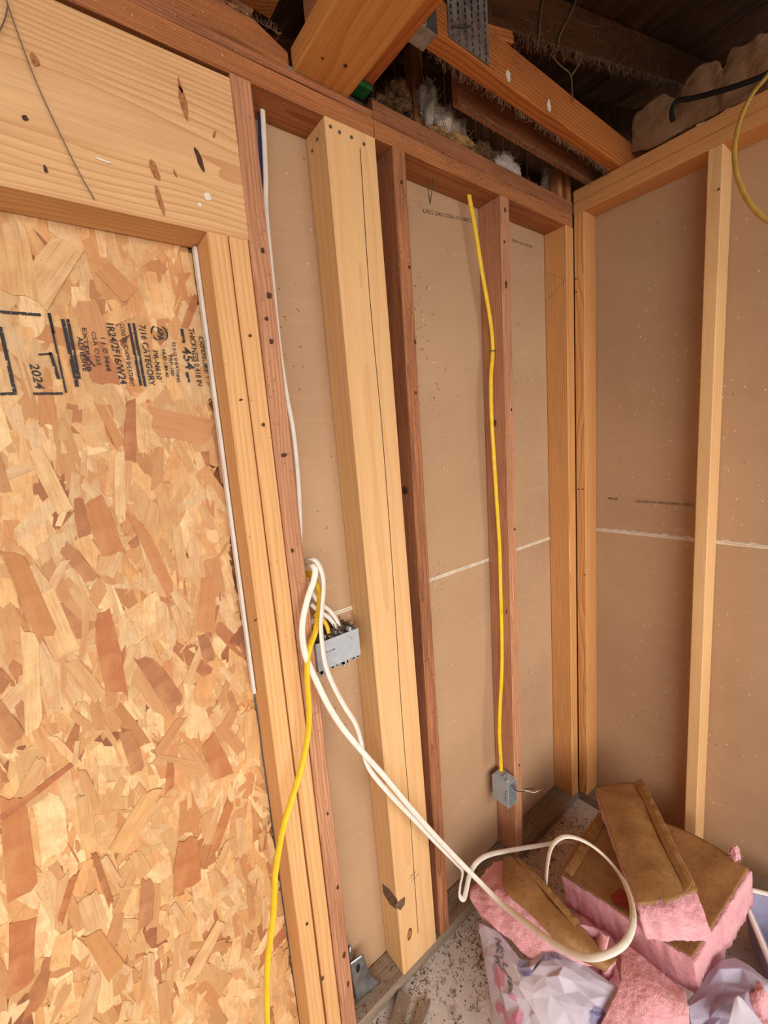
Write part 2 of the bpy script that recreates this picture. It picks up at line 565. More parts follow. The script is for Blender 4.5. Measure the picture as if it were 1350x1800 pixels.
def grid_normals(G):
    nu, nv = len(G), len(G[0]); N = []
    for i in range(nu):
        r = []
        for j in range(nv):
            du = G[min(i + 1, nu - 1)][j] - G[max(i - 1, 0)][j]
            dv = G[i][min(j + 1, nv - 1)] - G[i][max(j - 1, 0)]
            n = du.cross(dv)
            n = n.normalized() if n.length > 1e-12 else Vector((0, 0, 1))
            r.append(n)
        N.append(r)
    # consistent direction: towards the room side (up / towards -y)
    s = sum((n.dot(Vector((-.35, -.5, .8))) for r in N for n in r))
    if s < 0: N = [[-n for n in r] for r in N]
    return N


def slab_from_grid(name, G, thick, mat, parent=None, fuzz=.0, seed=0, side_fuzz=None, layers=4, smooth=True):
    """a closed thick sheet under grid G; its sides and back are roughened by fuzz"""
    N = grid_normals(G); nu, nv = len(G), len(G[0])
    side_fuzz = fuzz if side_fuzz is None else side_fuzz
    org = G[0][0].copy(); vs, fs, idx = [], [], {}

    def V(i, j, k):
        key = (i, j, k)
        if key in idx: return idx[key]
        p = G[i][j] - N[i][j] * (thick * k / layers)
        edge = i in (0, nu - 1) or j in (0, nv - 1)
        f = side_fuzz if (edge or k == layers) and k > 0 else (fuzz if k == 0 else 0)
        if f:
            q = p * 1.0
            d = noise.noise_vector(q * 28 + Vector((seed, 0, 0))) * f + noise.noise_vector(q * 75 + Vector((0, seed, 0))) * f * .55 + noise.noise_vector(q * 180) * f * .3
            p = p + d
        idx[key] = len(vs); vs.append(p - org); return idx[key]
    for i in range(nu - 1):
        for j in range(nv - 1):
            fs.append((V(i, j, 0), V(i + 1, j, 0), V(i + 1, j + 1, 0), V(i, j + 1, 0)))
            fs.append((V(i, j, layers), V(i, j + 1, layers), V(i + 1, j + 1, layers), V(i + 1, j, layers)))
    for k in range(layers):
        for i in range(nu - 1):
            fs.append((V(i, 0, k), V(i, 0, k + 1), V(i + 1, 0, k + 1), V(i + 1, 0, k)))
            fs.append((V(i, nv - 1, k), V(i + 1, nv - 1, k), V(i + 1, nv - 1, k + 1), V(i, nv - 1, k + 1)))
        for j in range(nv - 1):
            fs.append((V(0, j, k), V(0, j + 1, k), V(0, j + 1, k + 1), V(0, j, k + 1)))
            fs.append((V(nu - 1, j, k), V(nu - 1, j, k + 1), V(nu - 1, j + 1, k + 1), V(nu - 1, j + 1, k)))
    me = meshdata(name, vs, fs)
    bm = bmesh.new(); bm.from_mesh(me); bmesh.ops.recalc_face_normals(bm, faces=bm.faces); bm.to_mesh(me); bm.free()
    return obj(name, me, mat, parent, Matrix.Translation(org), smooth)


def tuft(name, c, r, mat, label=None, parent=None, seed=1, amp=.45, fibres=60, cat='insulation', group=None):
    """a lump of fibre with loose strands standing out of it"""
    bm = bmesh.new(); bmesh.ops.create_icosphere(bm, subdivisions=4, radius=1)
    for v in bm.verts:
        n = v.co.normalized(); k = 1
        for s, a in ((1.3, amp), (3.1, amp * .6), (7, amp * .35), (15, amp * .18)):
            k += noise.noise(n * s + Vector((seed * 3.1, seed, 0))) * a
        v.co = Vector((n.x * r[0], n.y * r[1], n.z * r[2])) * k
    vs = [v.co.copy() for v in bm.verts]; fs = [tuple(v.index for v in f.verts) for f in bm.faces]; bm.free()
    for i in range(fibres):
        n = Vector((random.gauss(0, 1), random.gauss(0, 1), random.gauss(0, 1))).normalized()
        p = Vector((n.x * r[0], n.y * r[1], n.z * r[2])); q = p * random.uniform(1.05, 1.35) + Vector([random.gauss(0, .12) * max(r) for _ in range(3)])
        m_ = (p + q) / 2 + Vector([random.gauss(0, .06) * max(r) for _ in range(3)])
        tube_data([p * .8, m_, q], .0007, None, 3, vs=vs, fs=fs)
    o = obj(name, meshdata(name, vs, fs), mat, parent, Matrix.Translation(Vector(c)), True)
    if label: tag(o, label, cat, group)
    return o


def scatter_fibres(name, places, mat, parent=None):
    """many thin curled threads joined as one mass; places = (point, direction, length, radius)"""
    vs, fs = [], []
    for p, d, L, r in places:
        p = Vector(p); d = Vector(d); pts = [p]
        for k in range(4):
            d = (d + Vector([random.gauss(0, .5) for _ in range(3)]) * .8)
            d.normalize(); pts.append(pts[-1] + d * (L / 4))
        tube_data(pts, r, None, 3, vs=vs, fs=fs)
    return obj(name, meshdata(name, vs, fs), mat, parent)


# ------------------------------------------------------------------ setting
H, ZS = 2.338, .040           # underside of the top plate, top of the sole plate
HB = 2.379
DW = .087                     # drywall face behind the front of the studs
KB = .0116                    # wall on the right is a little out of square

fl = obj('floor', box_bm((-2.6, -1.15, -.12), (2.2, .35, 0)), M_FLOOR); tag(fl, kind='structure')
fl2 = obj('floor', box_bm((-4.6, -3.05, -.12), (2.2, -1.15, -.001)), M_DIMFLOOR); tag(fl2, kind='structure')
fl3 = obj('floor', box_bm((-4.6, -1.15, -.12), (-2.6, .35, -.001)), M_DIMFLOOR); tag(fl3, kind='structure')
gr = obj('ground', box_bm((-14, -16, -.2), (12, -3.06, -.06)), M_OUT); tag(gr, kind='structure')

wl = empty('wall_left', (-.6, DW, 0)); tag(wl, kind='structure')
box('drywall_panel', (-1.30, DW, 1.196), (.088, DW + .0127, 2.46), M_DRY, wl)
box('drywall_panel', (-1.30, DW, .0), (.088, DW + .0127, 1.184), M_DRY, wl)
box('paper_edge', (-1.30, DW - .0008, 1.1905), (.088, DW + .012, 1.1955), M_PAPER, wl)
box('paper_edge', (-1.30, DW - .0008, 1.1845), (.088, DW + .012, 1.1895), M_PAPER, wl)
wr = empty('wall_right', (.09, -1.5, 0)); tag(wr, kind='structure')


def boxB(name, lo, hi, mat, parent):
    o = box(name, lo, hi, mat, parent)
    for v in o.data.vertices:
        y = v.co.y + (lo[1] + hi[1]) / 2
        v.co.x += -y * KB
    return o


boxB('drywall_panel', (.090, -3.0, 1.220), (.1027, .086, 2.50), M_DRY, wr)
boxB('drywall_panel', (.090, -3.0, .0), (.1027, .086, 1.2075), M_DRY, wr)
boxB('paper_edge', (.0892, -3.0, 1.2145), (.102, .086, 1.2195), M_PAPER, wr)
boxB('paper_edge', (.0892, -3.0, 1.2080), (.102, .086, 1.2135), M_PAPER, wr)
# torn paper along the seam on the right wall
for i in range(14):
    y0 = -.06 - i * .035
    pts = [(.0888 - y0 * KB, y0, 1.221), (.0888 - y0 * KB, y0 - .03, 1.221), (.0885 - y0 * KB, y0 - .022, 1.222 + random.uniform(.001, .005)), (.0885 - y0 * KB, y0 - .008, 1.222 + random.uniform(.0, .004))]
    flat_poly('torn_paper', pts, M_PAPER, wr, Vector((-.0006, 0, 0)))
# unseen walls added to shape the daylight: far side wall, back wall with its open doorway
ws = obj('wall_side', box_bm((-4.7, -3.05, 0), (-4.6, .2, 3.0)), M_PLY); tag(ws, kind='structure')  # unseen, added to limit the light from the left, pale for bounce
wb = empty('wall_back', (-1.6, -3.0, 0)); tag(wb, kind='structure')
box('sky_block_side', (.09, -3.10, 0), (2.3, -3.0, 3.8), M_PLY, wb)  # unseen filler, added to keep sky light out of the roof space
weo = obj('sky_block_end', box_bm((2.2, -3.0, 0), (2.3, .4, 3.8)), M_PLY); tag(weo, kind='structure')  # unseen end closure, likewise added to darken the roof space
box('sky_block_upper', (-4.7, -3.10, 2.60), (.09, -3.0, 3.6), M_PLY, wb)  # added out of view so the sky does not shine into the attic
box('sky_block_lower', (-4.7, -3.10, 0), (.09, -3.0, .72), M_PLY, wb)  # invented below the opening to dim the floor and the lower walls
wf = obj('wall_front', box_bm((-4.6, .10, 0), (-2.45, .2, 3.0)), M_PLY); tag(wf, kind='structure')
wo = obj('wall_outer', box_bm((-2.45, .112, 0), (.088, .13, 2.5)), M_PLY); tag(wo, kind='structure')

# roof deck: boards running away from the camera, rising to the right
ce = empty('ceiling', (0, -1, 2.7)); tag(ce, kind='structure')
SL = .28


def roof_z(x): return 2.563 + .115 + SL * (x + .645)


x = -1.12
k = 0
while x < 2.2:
    x1 = x + .142
    za, zb = roof_z(x), roof_z(x1)
    o = lumber('roof_board', ((x + x1) / 2, -3.1, (za + zb) / 2 + .012 + .002 * (k % 2)), ((x + x1) / 2, .30, (za + zb) / 2 + .012 + .002 * (k % 2)), .1415 * 1.03, .02, MW['roof'], side=(1, 0, SL), parent=ce, seg=4, rag=.001)
    x = x1; k += 1
for i in range(22):
    x0 = -4.6 + i * .158
    box('roof_board', (x0, -3.1, 2.64), (x0 + .153, .30, 2.66), MW['roof'], ce)
# boarded gable above the left wall: upright dark boards, each its own piece
ga = empty('wall_gable', (0, .16, 2.42)); tag(ga, kind='structure')
x = -4.6
while x < 1.6:
    z1 = max(2.64, roof_z(x)) + .02
    box('gable_board', (x, .142, 2.40), (x + .137, .16, z1 + .05), MW['roof'], ga, .002)
    x += .142
# floor of the roof space over the next room
up = obj('ceiling_beyond', box_bm((.11, -3.0, 2.44), (2.2, .14, 2.452)), M_PLY); tag(up, kind='structure')

# ------------------------------------------------------------------ framing of the left wall
def stud(label, xl0, xl1, wd, z0, z1, mat, dp=.0865, rag=.0006, y=.0, name='wall_stud', top_y=None):
    """xl0 / xl1: left front edge at bottom and top"""
    o = lumber(name, (xl0 + wd / 2, y + dp / 2, z0), (xl1 + wd / 2, (y if top_y is None else top_y) + dp / 2, z1), wd, dp, mat, rag=rag)
    return tag(o, label, 'stud', None, 'thing')


ZJ = ZS + .001
king = stud('weathered reddish stud with dark knots between the header end and the first grey bay', -1.2365, -1.2365, .0415, ZJ, H - .001, MW['old'], rag=.0012, name='king_stud')
tr2 = stud('pale trimmer stud with a clean face, touching the reddish knotty stud', -1.2780, -1.2765, .0385, ZJ, 2.0445, MW['trim'], y=.001, name='trimmer_stud')
tr1 = stud('pale trimmer stud beside the strand board, carrying the header corner', -1.3235, -1.3185, .0395, ZJ, 2.0445, MW['trim'], name='trimmer_stud')
post = stud('wide pale post with a crack down its face and nails along its top', -1.0240, -1.0320, .1390, ZJ, H - .001, MW['pale'], dp=.0870 - .0004, rag=.0004, name='wide_post')
s2 = stud('dark brown rough stud standing close to the right side of the wide pale post', -.8660, -.8410, .0415, ZJ, H - .001, MW['dark'], rag=.0022, name='rough_stud')
s3 = stud('reddish old stud with the yellow cable running down its side', -.4590, -.4205, .0425, ZJ, H - .001, MW['old'], rag=.0012)
cs = stud('pale corner stud of the left wall with a pencil triangle near its top', -.0530, -.0490, .0495, ZJ, H - .001, MW['bstud'])

sp = lumber('sole_plate', (-1.36, .043, .020), (.088, .043, .020), .086, .0395, MW['sill'], side=(0, 1, 0), rag=.0015)
tag(sp, 'dusty grey sole plate under the studs of the left wall', 'plate', None, 'thing')
lp = lumber('top_plate', (-2.45, .043, H + .0205), (-.8965, .043, H + .0205), .086, .041, MW['plate'], side=(0, 1, 0), rag=.0012)
tag(lp, 'lower top plate running over the header and the wide pale post', 'plate', None, 'thing')
lp2 = lumber('top_plate', (-.8945, .043, H + .0205), (-.006, .043, H + .0205), .086, .041, MW['plate'], side=(0, 1, 0), rag=.0015)
tag(lp2, 'lower top plate with the yellow cable dropping through its underside', 'plate', None, 'thing')
up1 = lumber('top_plate', (-2.45, .043, H + .0415 + .0085), (-.8965, .043, H + .0415 + .0085), .086, .0165, MW['dark'], side=(0, 1, 0), rag=.0014)
tag(up1, 'thin dark upper plate directly under the end of the big overhead beam', 'plate', None, 'thing')
up2 = lumber('top_plate', (-.8945, .043, H + .0415 + .021), (-.006, .043, H + .0415 + .021), .086, .041, MW['dark'], side=(0, 1, 0), rag=.0015)
tag(up2, 'dark upper plate strewn with debris, from the beam to the corner', 'plate', None, 'thing')
bb = lumber('rough_blocking', (-2.45, .044, 2.4285), (-1.106, .044, 2.4285), .084, .062, MW['plate'], side=(0, 1, 0), rag=.004, seg=60)
for v in bb.data.vertices:                                # the bark edge falls away towards the beam
    t_ = v.co.z - 1.26
    if t_ > 0 and (bb.matrix_basis @ v.co).z > 2.42: v.co.y *= 1 - min(1, t_ / .084) * 1.1
tag(bb, 'rough red board with a wavy bark edge and big knots above the header', 'board', None, 'thing')

hd = lumber('header_beam', (-2.45, .0435, 2.046 + .1425), (-1.2375, .0435, 2.046 + .1425), .285, .0865, MW['header'], side=(0, 0, 1), rag=.0006, bev=.004)
tag(hd, 'deep pale header over the boarded opening, with ribbed grain and resin streaks', 'beam', None, 'thing')

# marks on the header
for (u, v, ru, rv, m, an) in [(322, 180, 6, 28, M_RESIN, .16), (316, 150, 3, 16, M_RESIN, .1), (272, 300, 7, 16, M_RESIN, .15), (281, 352, 5, 30, M_RESIN, .12),
                              (350, 280, 5, 20, M_HOLE, .3), (44, 208, 5, 5, M_HOLE, 0), (80, 298, 3, 6, M_HOLE, 0), (60, 105, 5, 11, M_RESIN, .3),
                              (308, 305, 2, 8, M_RESIN, .3), (377, 236, 2, 8, M_RESIN, -.4), (364, 345, 8, 8, M_PUTTY, 0), (350, 360, 4, 4, M_PUTTY, 0), (182, 283, 12, 2, M_PUTTY, -.1)]:
    p = at(u, v, 'y', -.0004); s_ = .0009
    flat_poly('resin_pocket' if m is M_RESIN else ('knot' if m is M_HOLE else 'paint_spot'), blob(p.x, p.z, ru * s_, rv * s_, -.0012, ang=an), m, hd)
# hammered nails along the top of the post
for u, v in [(581, 222), (597, 232), (618, 241), (640, 253)]:
    nail_head(post, at(u, v, 'y', -.001), (0, -1, 0), .004)
nail_head(post, Vector((-1.0335, .035, 2.31)), (-1, 0, 0), .004)
nail_head(post, Vector((-1.0335, .06, 2.30)), (-1, 0, 0), .0035)
# split down the face of the post and its knots
cr = [at(u, v, 'y', -.0009) for u, v in [(633, 260), (650, 520), (672, 760), (690, 1000), (706, 1250), (722, 1450), (735, 1640)]]
cc = catmull(cr, 6)
flat_poly('drying_crack', [p + Vector((-.0008, 0, 0)) for p in cc] + [p + Vector((.0008, 0, 0)) for p in reversed(cc)], M_HOLE, post, Vector((0, -.0003, 0)))
kn = [(708, 1579), (712, 1577), (711, 1590), (704, 1600), (693, 1594), (697, 1588)]
flat_poly('knot', [at(u, v, 'y', -.0008) for u, v in kn], M_GKNOT, post)
kl = [at(u, v, 'x', -1.0248) for u, v in [(672, 1553), (684, 1562), (699, 1582), (697, 1598), (686, 1590), (674, 1570)]]
flat_poly('knot', kl, M_GKNOT, post, Vector((-.0008, 0, 0)))
for rr, m in ((1.0, M_HOLE), (.78, M_RESIN)):
    p = at(720, 1642, 'y', -.0006 if rr == 1 else -.0012)
    flat_poly('knot', blob(p.x, p.z, .0085 * rr, .019 * rr, p.y, 14, .05, -.2), m, post)
for (u, v) in [(722, 1542), (728, 1536), (733, 1540), (726, 1546)]:
    p = at(u, v, 'y', -.0008)
    flat_poly('pencil_mark', [p + Vector((-.007, 0, -.002)), p + Vector((.007, 0, .004)), p + Vector((.007, 0, .0052)), p + Vector((-.007, 0, -.0008))], M_INKF, post, Vector((0, -.0003, 0)))
# nail holes and knots of the older studs
for o_, spots in ((king, [(462, 440, 4, 5), (473, 520, 5, 6), (469, 560, 4, 4), (477, 600, 4, 5), (499, 800, 6, 4), (514, 968, 3, 4), (576, 1430, 3, 4), (594, 1560, 3, 5), (605, 1680, 4, 8), (612, 1730, 3, 9)]),
                  (tr1, [(423, 703, 4, 2), (449, 1090, 3, 2), (540, 1624, 3, 4), (440, 590, 3, 3)]), (tr2, [(463, 746, 4, 4), (567, 1720, 4, 5)]),
                  (s2, [(706, 320, 3, 4), (720, 470, 3, 4), (731, 690, 3, 4), (730, 600, 3, 5)]),
                  (s3, [(888, 369, 4, 6), (887, 425, 3, 5), (890, 500, 4, 10), (899, 720, 3, 4), (905, 930, 3, 4), (890, 1075, 4, 7), (913, 1345, 3, 4)])):
    for u, v, ru, rv in spots:
        p = at(u, v, 'y', -.0016)
        flat_poly('knot', blob(p.x, p.z, ru * .0011, rv * .0011, p.y, 9, .3), M_HOLE, o_)
p = at(705, 830, 'y', .02)
for o_, u, v, xx in ((s2, 712, 862, -.8545 - .0008), (s3, 868, 744, -.4345 - .0012)):
    p = at(u, v, 'x', xx)
    flat_poly('bored_hole', [(xx, p.y + .010 * math.cos(a * .5236), p.z + .012 * math.sin(a * .5236)) for a in range(12)], M_HOLE, o_, Vector((-.0005, 0, 0)))
# pencil triangle on the side of the corner stud
tri = [at(u, v, 'x', -.0575) for u, v in [(960, 478), (993, 492), (960, 530)]]
vs, fs = [], []
c0 = tri[0].copy()
tube_data([tri[0] - c0, tri[1] - c0, tri[2] - c0], .0006, None, 4, vs=vs, fs=fs)
obj('pencil_line', meshdata('pencil_line', vs, fs), M_INKF, cs, Matrix.Translation(c0))

# ------------------------------------------------------------------ framing of the right wall
def bx(y): return -y * KB


def studB(label, y0, wd, mat, z1=HB, name='wall_stud'):
    yc = y0 - wd / 2
    o = lumber(name, (bx(yc) + .0445, yc, ZJ), (bx(yc) + .0445, yc, z1 - .001), wd, .0885, mat, side=(0, 1, 0))
    return tag(o, label, 'stud', None, 'thing')


b1 = studB('orange-tan corner stud of the right wall, its edge grooved, tight in the corner', -.001, .0375, MW['bstud'])
b2 = studB('pale yellow stud standing alone between two grey boards of the right wall', -.3985, .0365, MW['pale'])
bpl = lumber('top_plate', (.0445, -.001, HB + .0195), (.0445 - (-3.0) * KB, -3.0, HB + .0195), .0885, .039, MW['bstud'], side=(1, 0, 0))
tag(bpl, 'lower of two pale top plates crossing the right wall above the lone stud', 'plate', None, 'thing')
bpu = lumber('top_plate', (.0445, -.001, HB + .0595), (.0445 - (-3.0) * KB, -3.0, HB + .0595), .0885, .039, MW['bstud'], side=(1, 0, 0))
tag(bpu, 'upper of two pale top plates on the right wall, under the torn insulation', 'plate', None, 'thing')
spb = lumber('sole_plate', (.0445, -.001, .020), (.0445 + 3 * KB, -3.0, .020), .0885, .0395, MW['sill'], side=(1, 0, 0), rag=.0012)
tag(spb, 'dirty sole plate at the foot of the right wall behind the insulation pile', 'plate', None, 'thing')
for (u, v) in [(1012, 490), (1013, 513), (1017, 860), (1024, 860), (1028, 1010)]:
    p = at(u, v, 'x', -.0012)
    nail_head(b1, p, (-1, 0, 0), .003, M_HOLE, 'nail_hole')
nail_head(b2, at(1263, 332, 'x', -.001), (-1, 0, 0), .0035)

# ------------------------------------------------------------------ strand board in the opening
osb = box('strand_board', (-2.42, .092, .0), (-1.3235, .103, 2.30), plain('strand_board_core', (150, 92, 52), .8, var=.4, nscale=60))
tag(osb, 'large sheet of strand board filling the opening, stamped with black print', 'board')
PAL = [((226, 190, 142), 6), ((221, 181, 130), 9), ((214, 168, 114), 9), ((204, 152, 100), 6), ((190, 134, 86), 3.5), ((172, 112, 74), 1.6), ((148, 92, 64), .5)]
PW = [w_ for _, w_ in PAL]


def strand_poly(L, W):
    """outline of one flake: long, with splintered ends, in (across, along)"""
    sl = random.uniform(-.12, .12); tp = random.uniform(.65, 1.0)
    j = lambda k: random.uniform(-k, k)
    a = [(-.5, -.5 + j(.03) - sl), (-.15 + j(.1), -.5 + j(.035)), (.2 + j(.1), -.5 + j(.035)), (.5, -.5 + j(.03) + sl), (.5 + j(.06), j(.2)),
         (.5 * tp, .5 + j(.04) - sl), (.12 + j(.1), .5 + j(.04)), (-.2 + j(.1), .5 + j(.04)), (-.5 * tp, .5 + j(.03) + sl), (-.5 + j(.06), j(.2))]
    return [(x * W, y * L) for x, y in a]


def strand_dims():
    r = random.random()
    if r < .20: return random.uniform(.02, .06), random.uniform(.002, .007)
    if r < .65: return random.uniform(.05, .11), random.uniform(.012, .026)
    return random.uniform(.07, .14), random.uniform(.024, .044)


def strand_ang():
    r = random.random()
    if r < .72: return random.gauss(.12, .24)
    if r < .90: return random.gauss(-.45, .3)
    return random.uniform(-1.5, 1.5)


vs, fs, cols = [], [], []
for i in range(5600):
    x0 = random.uniform(-2.42, -1.335) if i % 4 == 0 else random.uniform(-1.95, -1.335)
    z0 = random.uniform(0, 2.1)
    L, W = strand_dims(); a = strand_ang(); y = .0905 - random.uniform(.0002, .0042)
    ca, sa = math.cos(a), math.sin(a)
    col = random.choices(PAL, PW)[0][0]; j = random.uniform(.92, 1.07); col = tuple(min(255, c * j) for c in col)
    tx, tz = random.gauss(0, .02), random.gauss(0, .008)
    pts = []
    for px_, pz_ in strand_poly(L, W):
        X = min(max(x0 + px_ * ca - pz_ * sa, -2.42), -1.3245); Zz = min(max(z0 + px_ * sa + pz_ * ca, 0.002), 2.29)
        pts.append((X, y + px_ * tx + pz_ * tz, Zz))
    st = len(vs); n = len(pts)
    vs += pts + [(p[0], p[1] + .0014, p[2]) for p in pts]
    fs.append(tuple(st + q for q in range(n)))
    for q in range(n): fs.append((st + q, st + q + n, st + (q + 1) % n + n, st + (q + 1) % n))
    cols += [lin(col)] * (n * 2)
me = meshdata('strand_layer', vs, fs)
ca_ = me.color_attributes.new('col', 'FLOAT_COLOR', 'POINT')
ca_.data.foreach_set('color', np.array(cols, dtype=np.float32).ravel())
sl = obj('strand_layer', me, M_OSB, osb); tag(sl, kind='stuff')
# the flakes lying uppermost, one by one
protos = []
for i in range(14):
    L, W = [(.03, .004), (.045, .008), (.06, .006), (.06, .018), (.07, .014), (.08, .022), (.09, .016), (.065, .026), (.10, .028), (.085, .010), (.11, .020), (.05, .014), (.08, .032), (.095, .024)][i]
    pl = strand_poly(L, W); n = len(pl)
    v_ = [(p[0], -.0006, p[1]) for p in pl] + [(p[0], .0006, p[1]) for p in pl]
    f_ = [tuple(range(n))] + [(q, q + n, (q + 1) % n + n, (q + 1) % n) for q in range(n)]
    m_ = meshdata('wood_strand', v_, f_); m_.materials.append(M_STRAND); protos.append(m_)


def put_strand(x0, z0, a, col, y=None, me=None, sc=1.0):
    o = bpy.data.objects.new('wood_strand', me or random.choice(protos))
    o.matrix_basis = Matrix.Translation((x0, .0862 - random.uniform(0, .0008) if y is None else y, z0)) @ Matrix.Rotation(-a, 4, 'Y') @ Matrix.Scale(sc, 4)
    o.color = lin(tuple(c * .74 + k_ * .22 for c, k_ in zip(col, (206, 164, 120))))
    link(o, osb)


for i in range(235):
    x0 = random.uniform(-1.93, -1.37); z0 = random.uniform(.45, 2.02)
    if 1.66 < z0 < 1.98: z0 -= .5
    put_strand(x0, z0, strand_ang(), random.choices(PAL, PW)[0][0])
# the dark or bright flakes the photograph shows best: (upper end, lower end, width px, colour)
for (u0, v0, u1, v1, wpx, col) in [(252, 1158, 312, 1240, 34, (160, 98, 66)), (231, 705, 228, 812, 20, (168, 98, 60)), (20, 970, 85, 1120, 32, (190, 122, 66)),
                                   (180, 1080, 205, 1215, 36, (178, 100, 58)), (165, 880, 200, 975, 40, (190, 116, 68)), (385, 760, 398, 850, 24, (176, 100, 60)), (365, 1012, 362, 1110, 40, (196, 128, 78)),
                                   (0, 1440, 125, 1345, 14, (164, 88, 54)), (22, 1400, 40, 1570, 44, (184, 110, 62)), (390, 1618, 335, 1720, 36, (238, 196, 140)),
                                   (300, 1340, 298, 1390, 17, (166, 92, 54)), (330, 1475, 330, 1560, 60, (180, 104, 58)), (365, 1300, 395, 1365, 40, (176, 104, 60)), (40, 1620, 35, 1740, 40, (176, 100, 58)),
                                   (160, 1640, 205, 1710, 36, (202, 140, 82)), (165, 1500, 195, 1590, 10, (158, 88, 50)), (130, 1540, 105, 1620, 14, (170, 92, 50)),
                                   (52, 1110, 60, 1280, 26, (240, 204, 146)), (70, 1040, 120, 1150, 44, (240, 200, 140)), (62, 790, 115, 900, 26, (240, 200, 142)), (210, 795, 212, 910, 18, (240, 204, 150)),
                                   (270, 1390, 205, 1500, 40, (226, 176, 112)), (240, 915, 300, 1040, 22, (196, 126, 76)), (255, 560, 200, 590, 22, (214, 160, 104)),
                                   (270, 740, 370, 760, 60, (206, 140, 92)), (150, 530, 170, 600, 40, (212, 152, 100)), (345, 520, 325, 575, 14, (170, 96, 54)), (440, 1250, 445, 1330, 40, (232, 184, 120)),
                                   (405, 1410, 375, 1500, 22, (178, 106, 60)), (120, 430, 60, 520, 50, (240, 200, 144)), (20, 420, 35, 520, 50, (236, 192, 130)), (180, 470, 230, 520, 40, (210, 148, 90))]:
    a = at(u0, v0, 'y', .085); b = at(u1, v1, 'y', .085); d = b - a
    pl = strand_poly(1, 1); n = len(pl); W = wpx * .00095
    v_ = [(p[0] * W, -.0007, p[1] * d.length) for p in pl] + [(p[0] * W, .0007, p[1] * d.length) for p in pl]
    f_ = [tuple(range(n))] + [(q, q + n, (q + 1) % n + n, (q + 1) % n) for q in range(n)]
    m_ = meshdata('wood_strand', v_, f_); m_.materials.append(M_STRAND)
    c = (a + b) / 2
    put_strand(c.x, c.z, math.atan2(-d.x, d.z) if d.z > 0 else math.atan2(d.x, -d.z), col, .0855 - random.uniform(0, .0006), m_)

# black print on the strand board
YS = .0836


def cpx(x, y): return x * .2963, 500 + y * .2963


def stamp(txt, x0, y0, x1, y1, h, mat=M_INK):
    a = at(*cpx(x0, y0), 'y', YS); b = at(*cpx(x1, y1), 'y', YS)
    hv = at(*cpx(x0 + h, y0 + h * .1), 'y', YS) - a
    text_on_plane('stamped_text', txt, a, b, hv, mat, osb, None)


def bar(x0, y0, x1, y1, th, mat=M_INK, y=YS):
    a = at(*cpx(x0, y0), 'y', y); b = at(*cpx(x1, y1), 'y', y); d = (b - a).normalized(); nn = Vector((-d.z, 0, d.x)) * (th * .2963 * .00095 / 2)
    flat_poly('stamped_bar', [a + nn, b + nn, b - nn, a - nn], mat, osb, Vector((0, -.0002, 0)))


for s_ in [('EXPOSURE 1', 1178, 308, 1218, 552, 24), ('THICKNESS 0.418 IN', 1116, 258, 1170, 600, 34), ('454', 1076, 368, 1102, 502, 56), ('PS 2-18 SHEATHING', 1020, 342, 1052, 580, 20),
           ('PRP-108', 1000, 418, 1016, 540, 20), ('HUD-UM-40', 958, 385, 984, 548, 22), ('APA', 926, 250, 938, 330, 36), ('PR-N610', 904, 390, 932, 562, 32), ('7/16 CATEGORY', 824, 238, 886, 600, 38),
           ('CONSTRUCTION SHEATHING', 708, 230, 774, 602, 28), ('1R24/2F16/W24', 628, 228, 712, 590, 46), ('2024', 172, 468, 210, 618, 58), ('EXTERIOR', 486, 256, 520, 520, 26), ('ADHESIVE', 456, 308, 492, 515, 34)]:
    stamp(*s_)
stamp('11.0 MM', 594, 314, 632, 512, 30, M_INKF); stamp('CSA O325', 540, 278, 576, 480, 26, M_INKF)
for b_ in [(1078, 262, 1090, 345, 20), (1108, 520, 1122, 580, 18), (764, 230, 836, 600, 16), (792, 230, 862, 605, 16), (372, 205, 458, 606, 20), (402, 205, 470, 560, 17), (288, 168, 392, 642, 11), (290, 168, 318, 290, 16),
           (196, 648, 372, 646, 15), (0, 250, 88, 640, 18), (0, 650, 98, 646, 16), (0, 162, 242, 180, 16), (298, 402, 348, 560, 18), (228, 416, 312, 410, 10), (500, 420, 566, 486, 8)]:
    bar(*b_)
for side_ in (-1, 1):                                     # the two arcs around the mark
    a_ = []
    for i in range(13):
        t = (-62 + 124 * i / 12) * math.pi / 180
        a_.append((math.cos(t) * side_, math.sin(t)))
    c = at(*cpx(946, 288), 'y', YS); R1, R0 = .0155, .0128
    pts = [c + Vector((p[0] * R1, 0, p[1] * R1)) for p in a_] + [c + Vector((p[0] * R0, 0, p[1] * R0)) for p in reversed(a_)]
    flat_poly('stamped_arc', pts, M_INK, osb, Vector((0, -.0002, 0)))

wst = lumber('edge_strip', (-1.3272, .0735, 1.075), (-1.3226, .0735, 2.043), .0065, .016, M_WHITE, rag=.0004, bev=.001)
tag(wst, 'thin white strip down the right edge of the strand board beside the trimmer stud', 'strip')
tab = flat_poly('torn_tab', [at(u, v, 'y', .0775) for u, v in [(432, 1105), (437, 1104), (442, 1142), (437, 1146)]], M_WHITE, wst, Vector((0, -.001, 0)))

